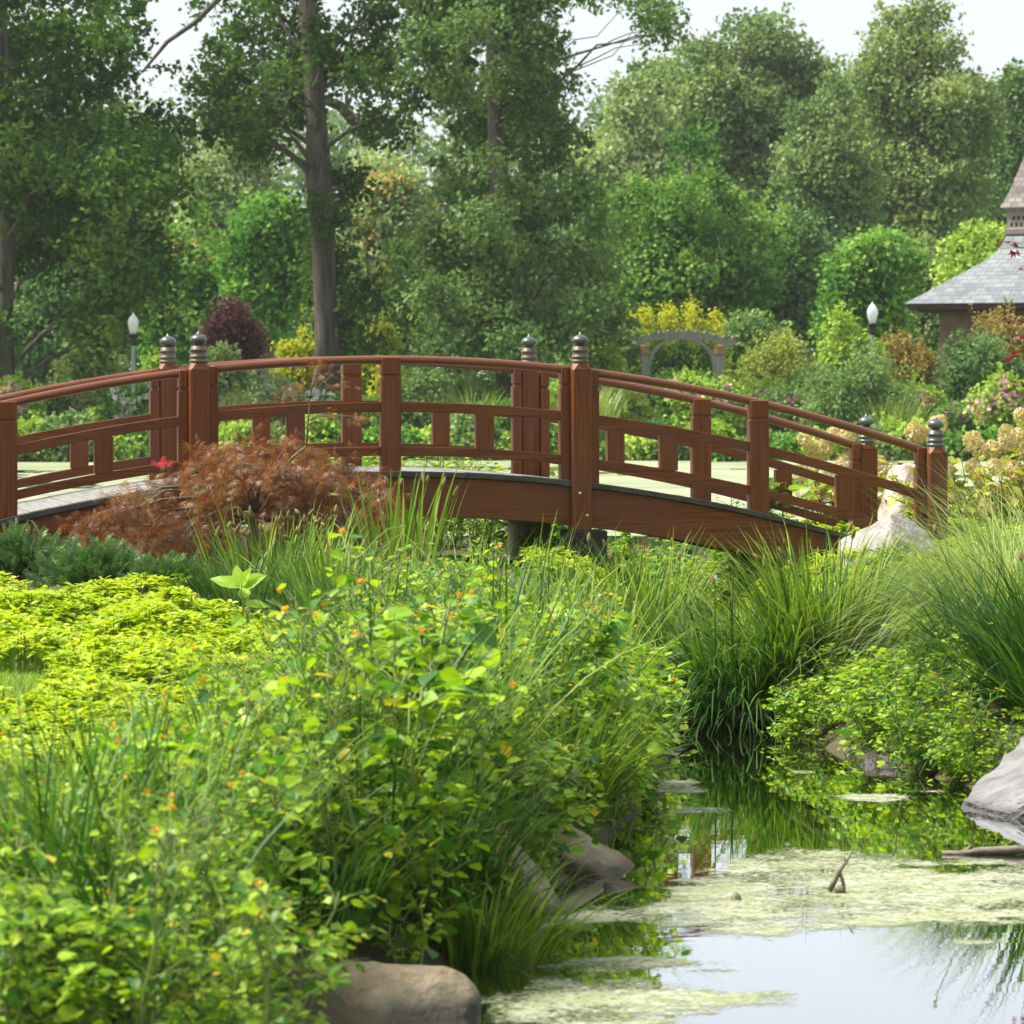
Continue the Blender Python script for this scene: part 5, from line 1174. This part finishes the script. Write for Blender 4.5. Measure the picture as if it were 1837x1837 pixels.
# ---- hydrangeas
def panicle(rng):
    n = 230; t = rng.random(n)**.8; r = (.058*np.sin(np.clip(t*.93+.07, 0, 1)*pi)**.6+.004)*rng.uniform(.8, 1.05, n); a = rng.uniform(0, 2*pi, n); p = np.stack([np.cos(a)*r, np.sin(a)*r, t*.12], 1)
    nn = nrm(np.stack([np.cos(a), np.sin(a), .5+0*a], 1)+rng.normal(size=(n, 3))*.3); ax = nrm(rng.normal(size=(n, 3))); ax = nrm(ax-nn*(ax*nn).sum(1)[:, None]); g = Geo()
    g.inst(FLOR, p, frames(ax, nn), rng.uniform(.011, .017, n), np.clip(rng.beta(2, 2, n), 0, 1)); g.tube([(0, 0, -.06), (0, 0, .1)], .003, 5, v=.2); return g
HEADS = [panicle(np.random.default_rng(70+i)) for i in range(3)]; HM = []
def hydrangea(label, px, Y, w_, top, seed, heads):
    rng = np.random.default_rng(seed); o = np.array(gp(px, Y)); root = thing('hydrangea', label, 'hydrangea', tuple(o)); st = Geo(); s = Y/F; h = pyz(top, Y)-o[2]; r = w_/2*s; pos, ax, nn, sz = [], [], [], []
    tips = []
    for _ in range(34):
        a = rng.uniform(0, 2*pi); q = rng.random()**.6; e = np.array([cos(a)*r*q, sin(a)*r*.7*q, h*rng.uniform(.55, .95)*(1-.3*q*q)]); c = curve_pts((rng.normal()*.05, rng.normal()*.05, 0), e, 8, .08, .08, rng); st.tube(c, np.linspace(.008, .003, 8), 5); tips.append((c[-1], c[-1]-c[-2]))
        for t in np.linspace(.3, .98, 12):
            p = c[min(7, int(t*7.5))]+rng.normal(size=3)*.02; b = rng.uniform(0, 2*pi); pos.append(p); ax.append((cos(b), sin(b), rng.normal(.1, .4))); nn.append(nrm(rng.normal(size=3)*.4+np.array([0, 0, 1]))); sz.append(rng.uniform(.07, .13))
    st.build('stems', M['twig'], root, True); s_ = np.array(sz); n = len(sz); g = Geo(); g.inst(OVAL, np.array(pos), frames(np.array(ax), np.array(nn)), np.stack([s_*.95, s_, s_], 1), np.clip(rng.beta(2, 2, n), 0, 1)); g.build('leaves', G['hydleaf'], root)
    hs = [(np.array(at(x, y, Y-.15*rng.random()))-o, None) for x, y in heads]
    for p, _ in hs:
        k = int(rng.integers(3))
        if len(HM) < 3: hd = HEADS[len(HM)].build('flower_head', G['hydflower'], root); HM.append(hd)
        else: hd = HM[k].copy(); COL.objects.link(hd); hd.parent = root
        hd.location = p; hd.rotation_euler = (rng.normal()*.5, rng.normal()*.5, rng.uniform(0, 6)); q = rng.uniform(.95, 1.3); hd.scale = (q, q, q)
hydrangea('cream-headed hydrangea behind the railing near the bridge end', 1500, 31.6, 260, 800, 801, [(1445, 798), (1468, 808), (1490, 795), (1478, 822), (1515, 800), (1580, 838), (1600, 850), (1440, 860), (1478, 870), (1515, 845), (1460, 900), (1560, 860)])
hydrangea('cream-headed hydrangea right of the end post', 1720, 30.4, 280, 790, 802, [(1655, 785), (1672, 775), (1735, 800), (1762, 812), (1800, 805), (1785, 820), (1740, 850), (1690, 860), (1800, 850), (1765, 880), (1710, 900), (1815, 875), (1640, 790), (1745, 905)])
hydrangea('cream-headed hydrangea at the right edge', 1835, 30.0, 240, 760, 803, [(1828, 750), (1835, 820), (1810, 790), (1830, 860), (1780, 850), (1825, 905), (1775, 920), (1836, 790), (1795, 895)])

# ------------------------------------------------------------------ the damp summer air
def haze():
    g = Geo(); g.box(-110, 110, -12, 262, -1.6, 40); m, nt, n, out = newmat('haze_air')
    p = n.new('ShaderNodeVolumePrincipled'); p.inputs['Color'].default_value = (.94, .97, 1, 1); p.inputs['Density'].default_value = .000186; p.inputs['Anisotropy'].default_value = .2
    nt.links.new(p.outputs[0], out.inputs['Volume']); tag(g.build('haze', m), 'thin pale summer haze', 'haze', kind='stuff')
haze()
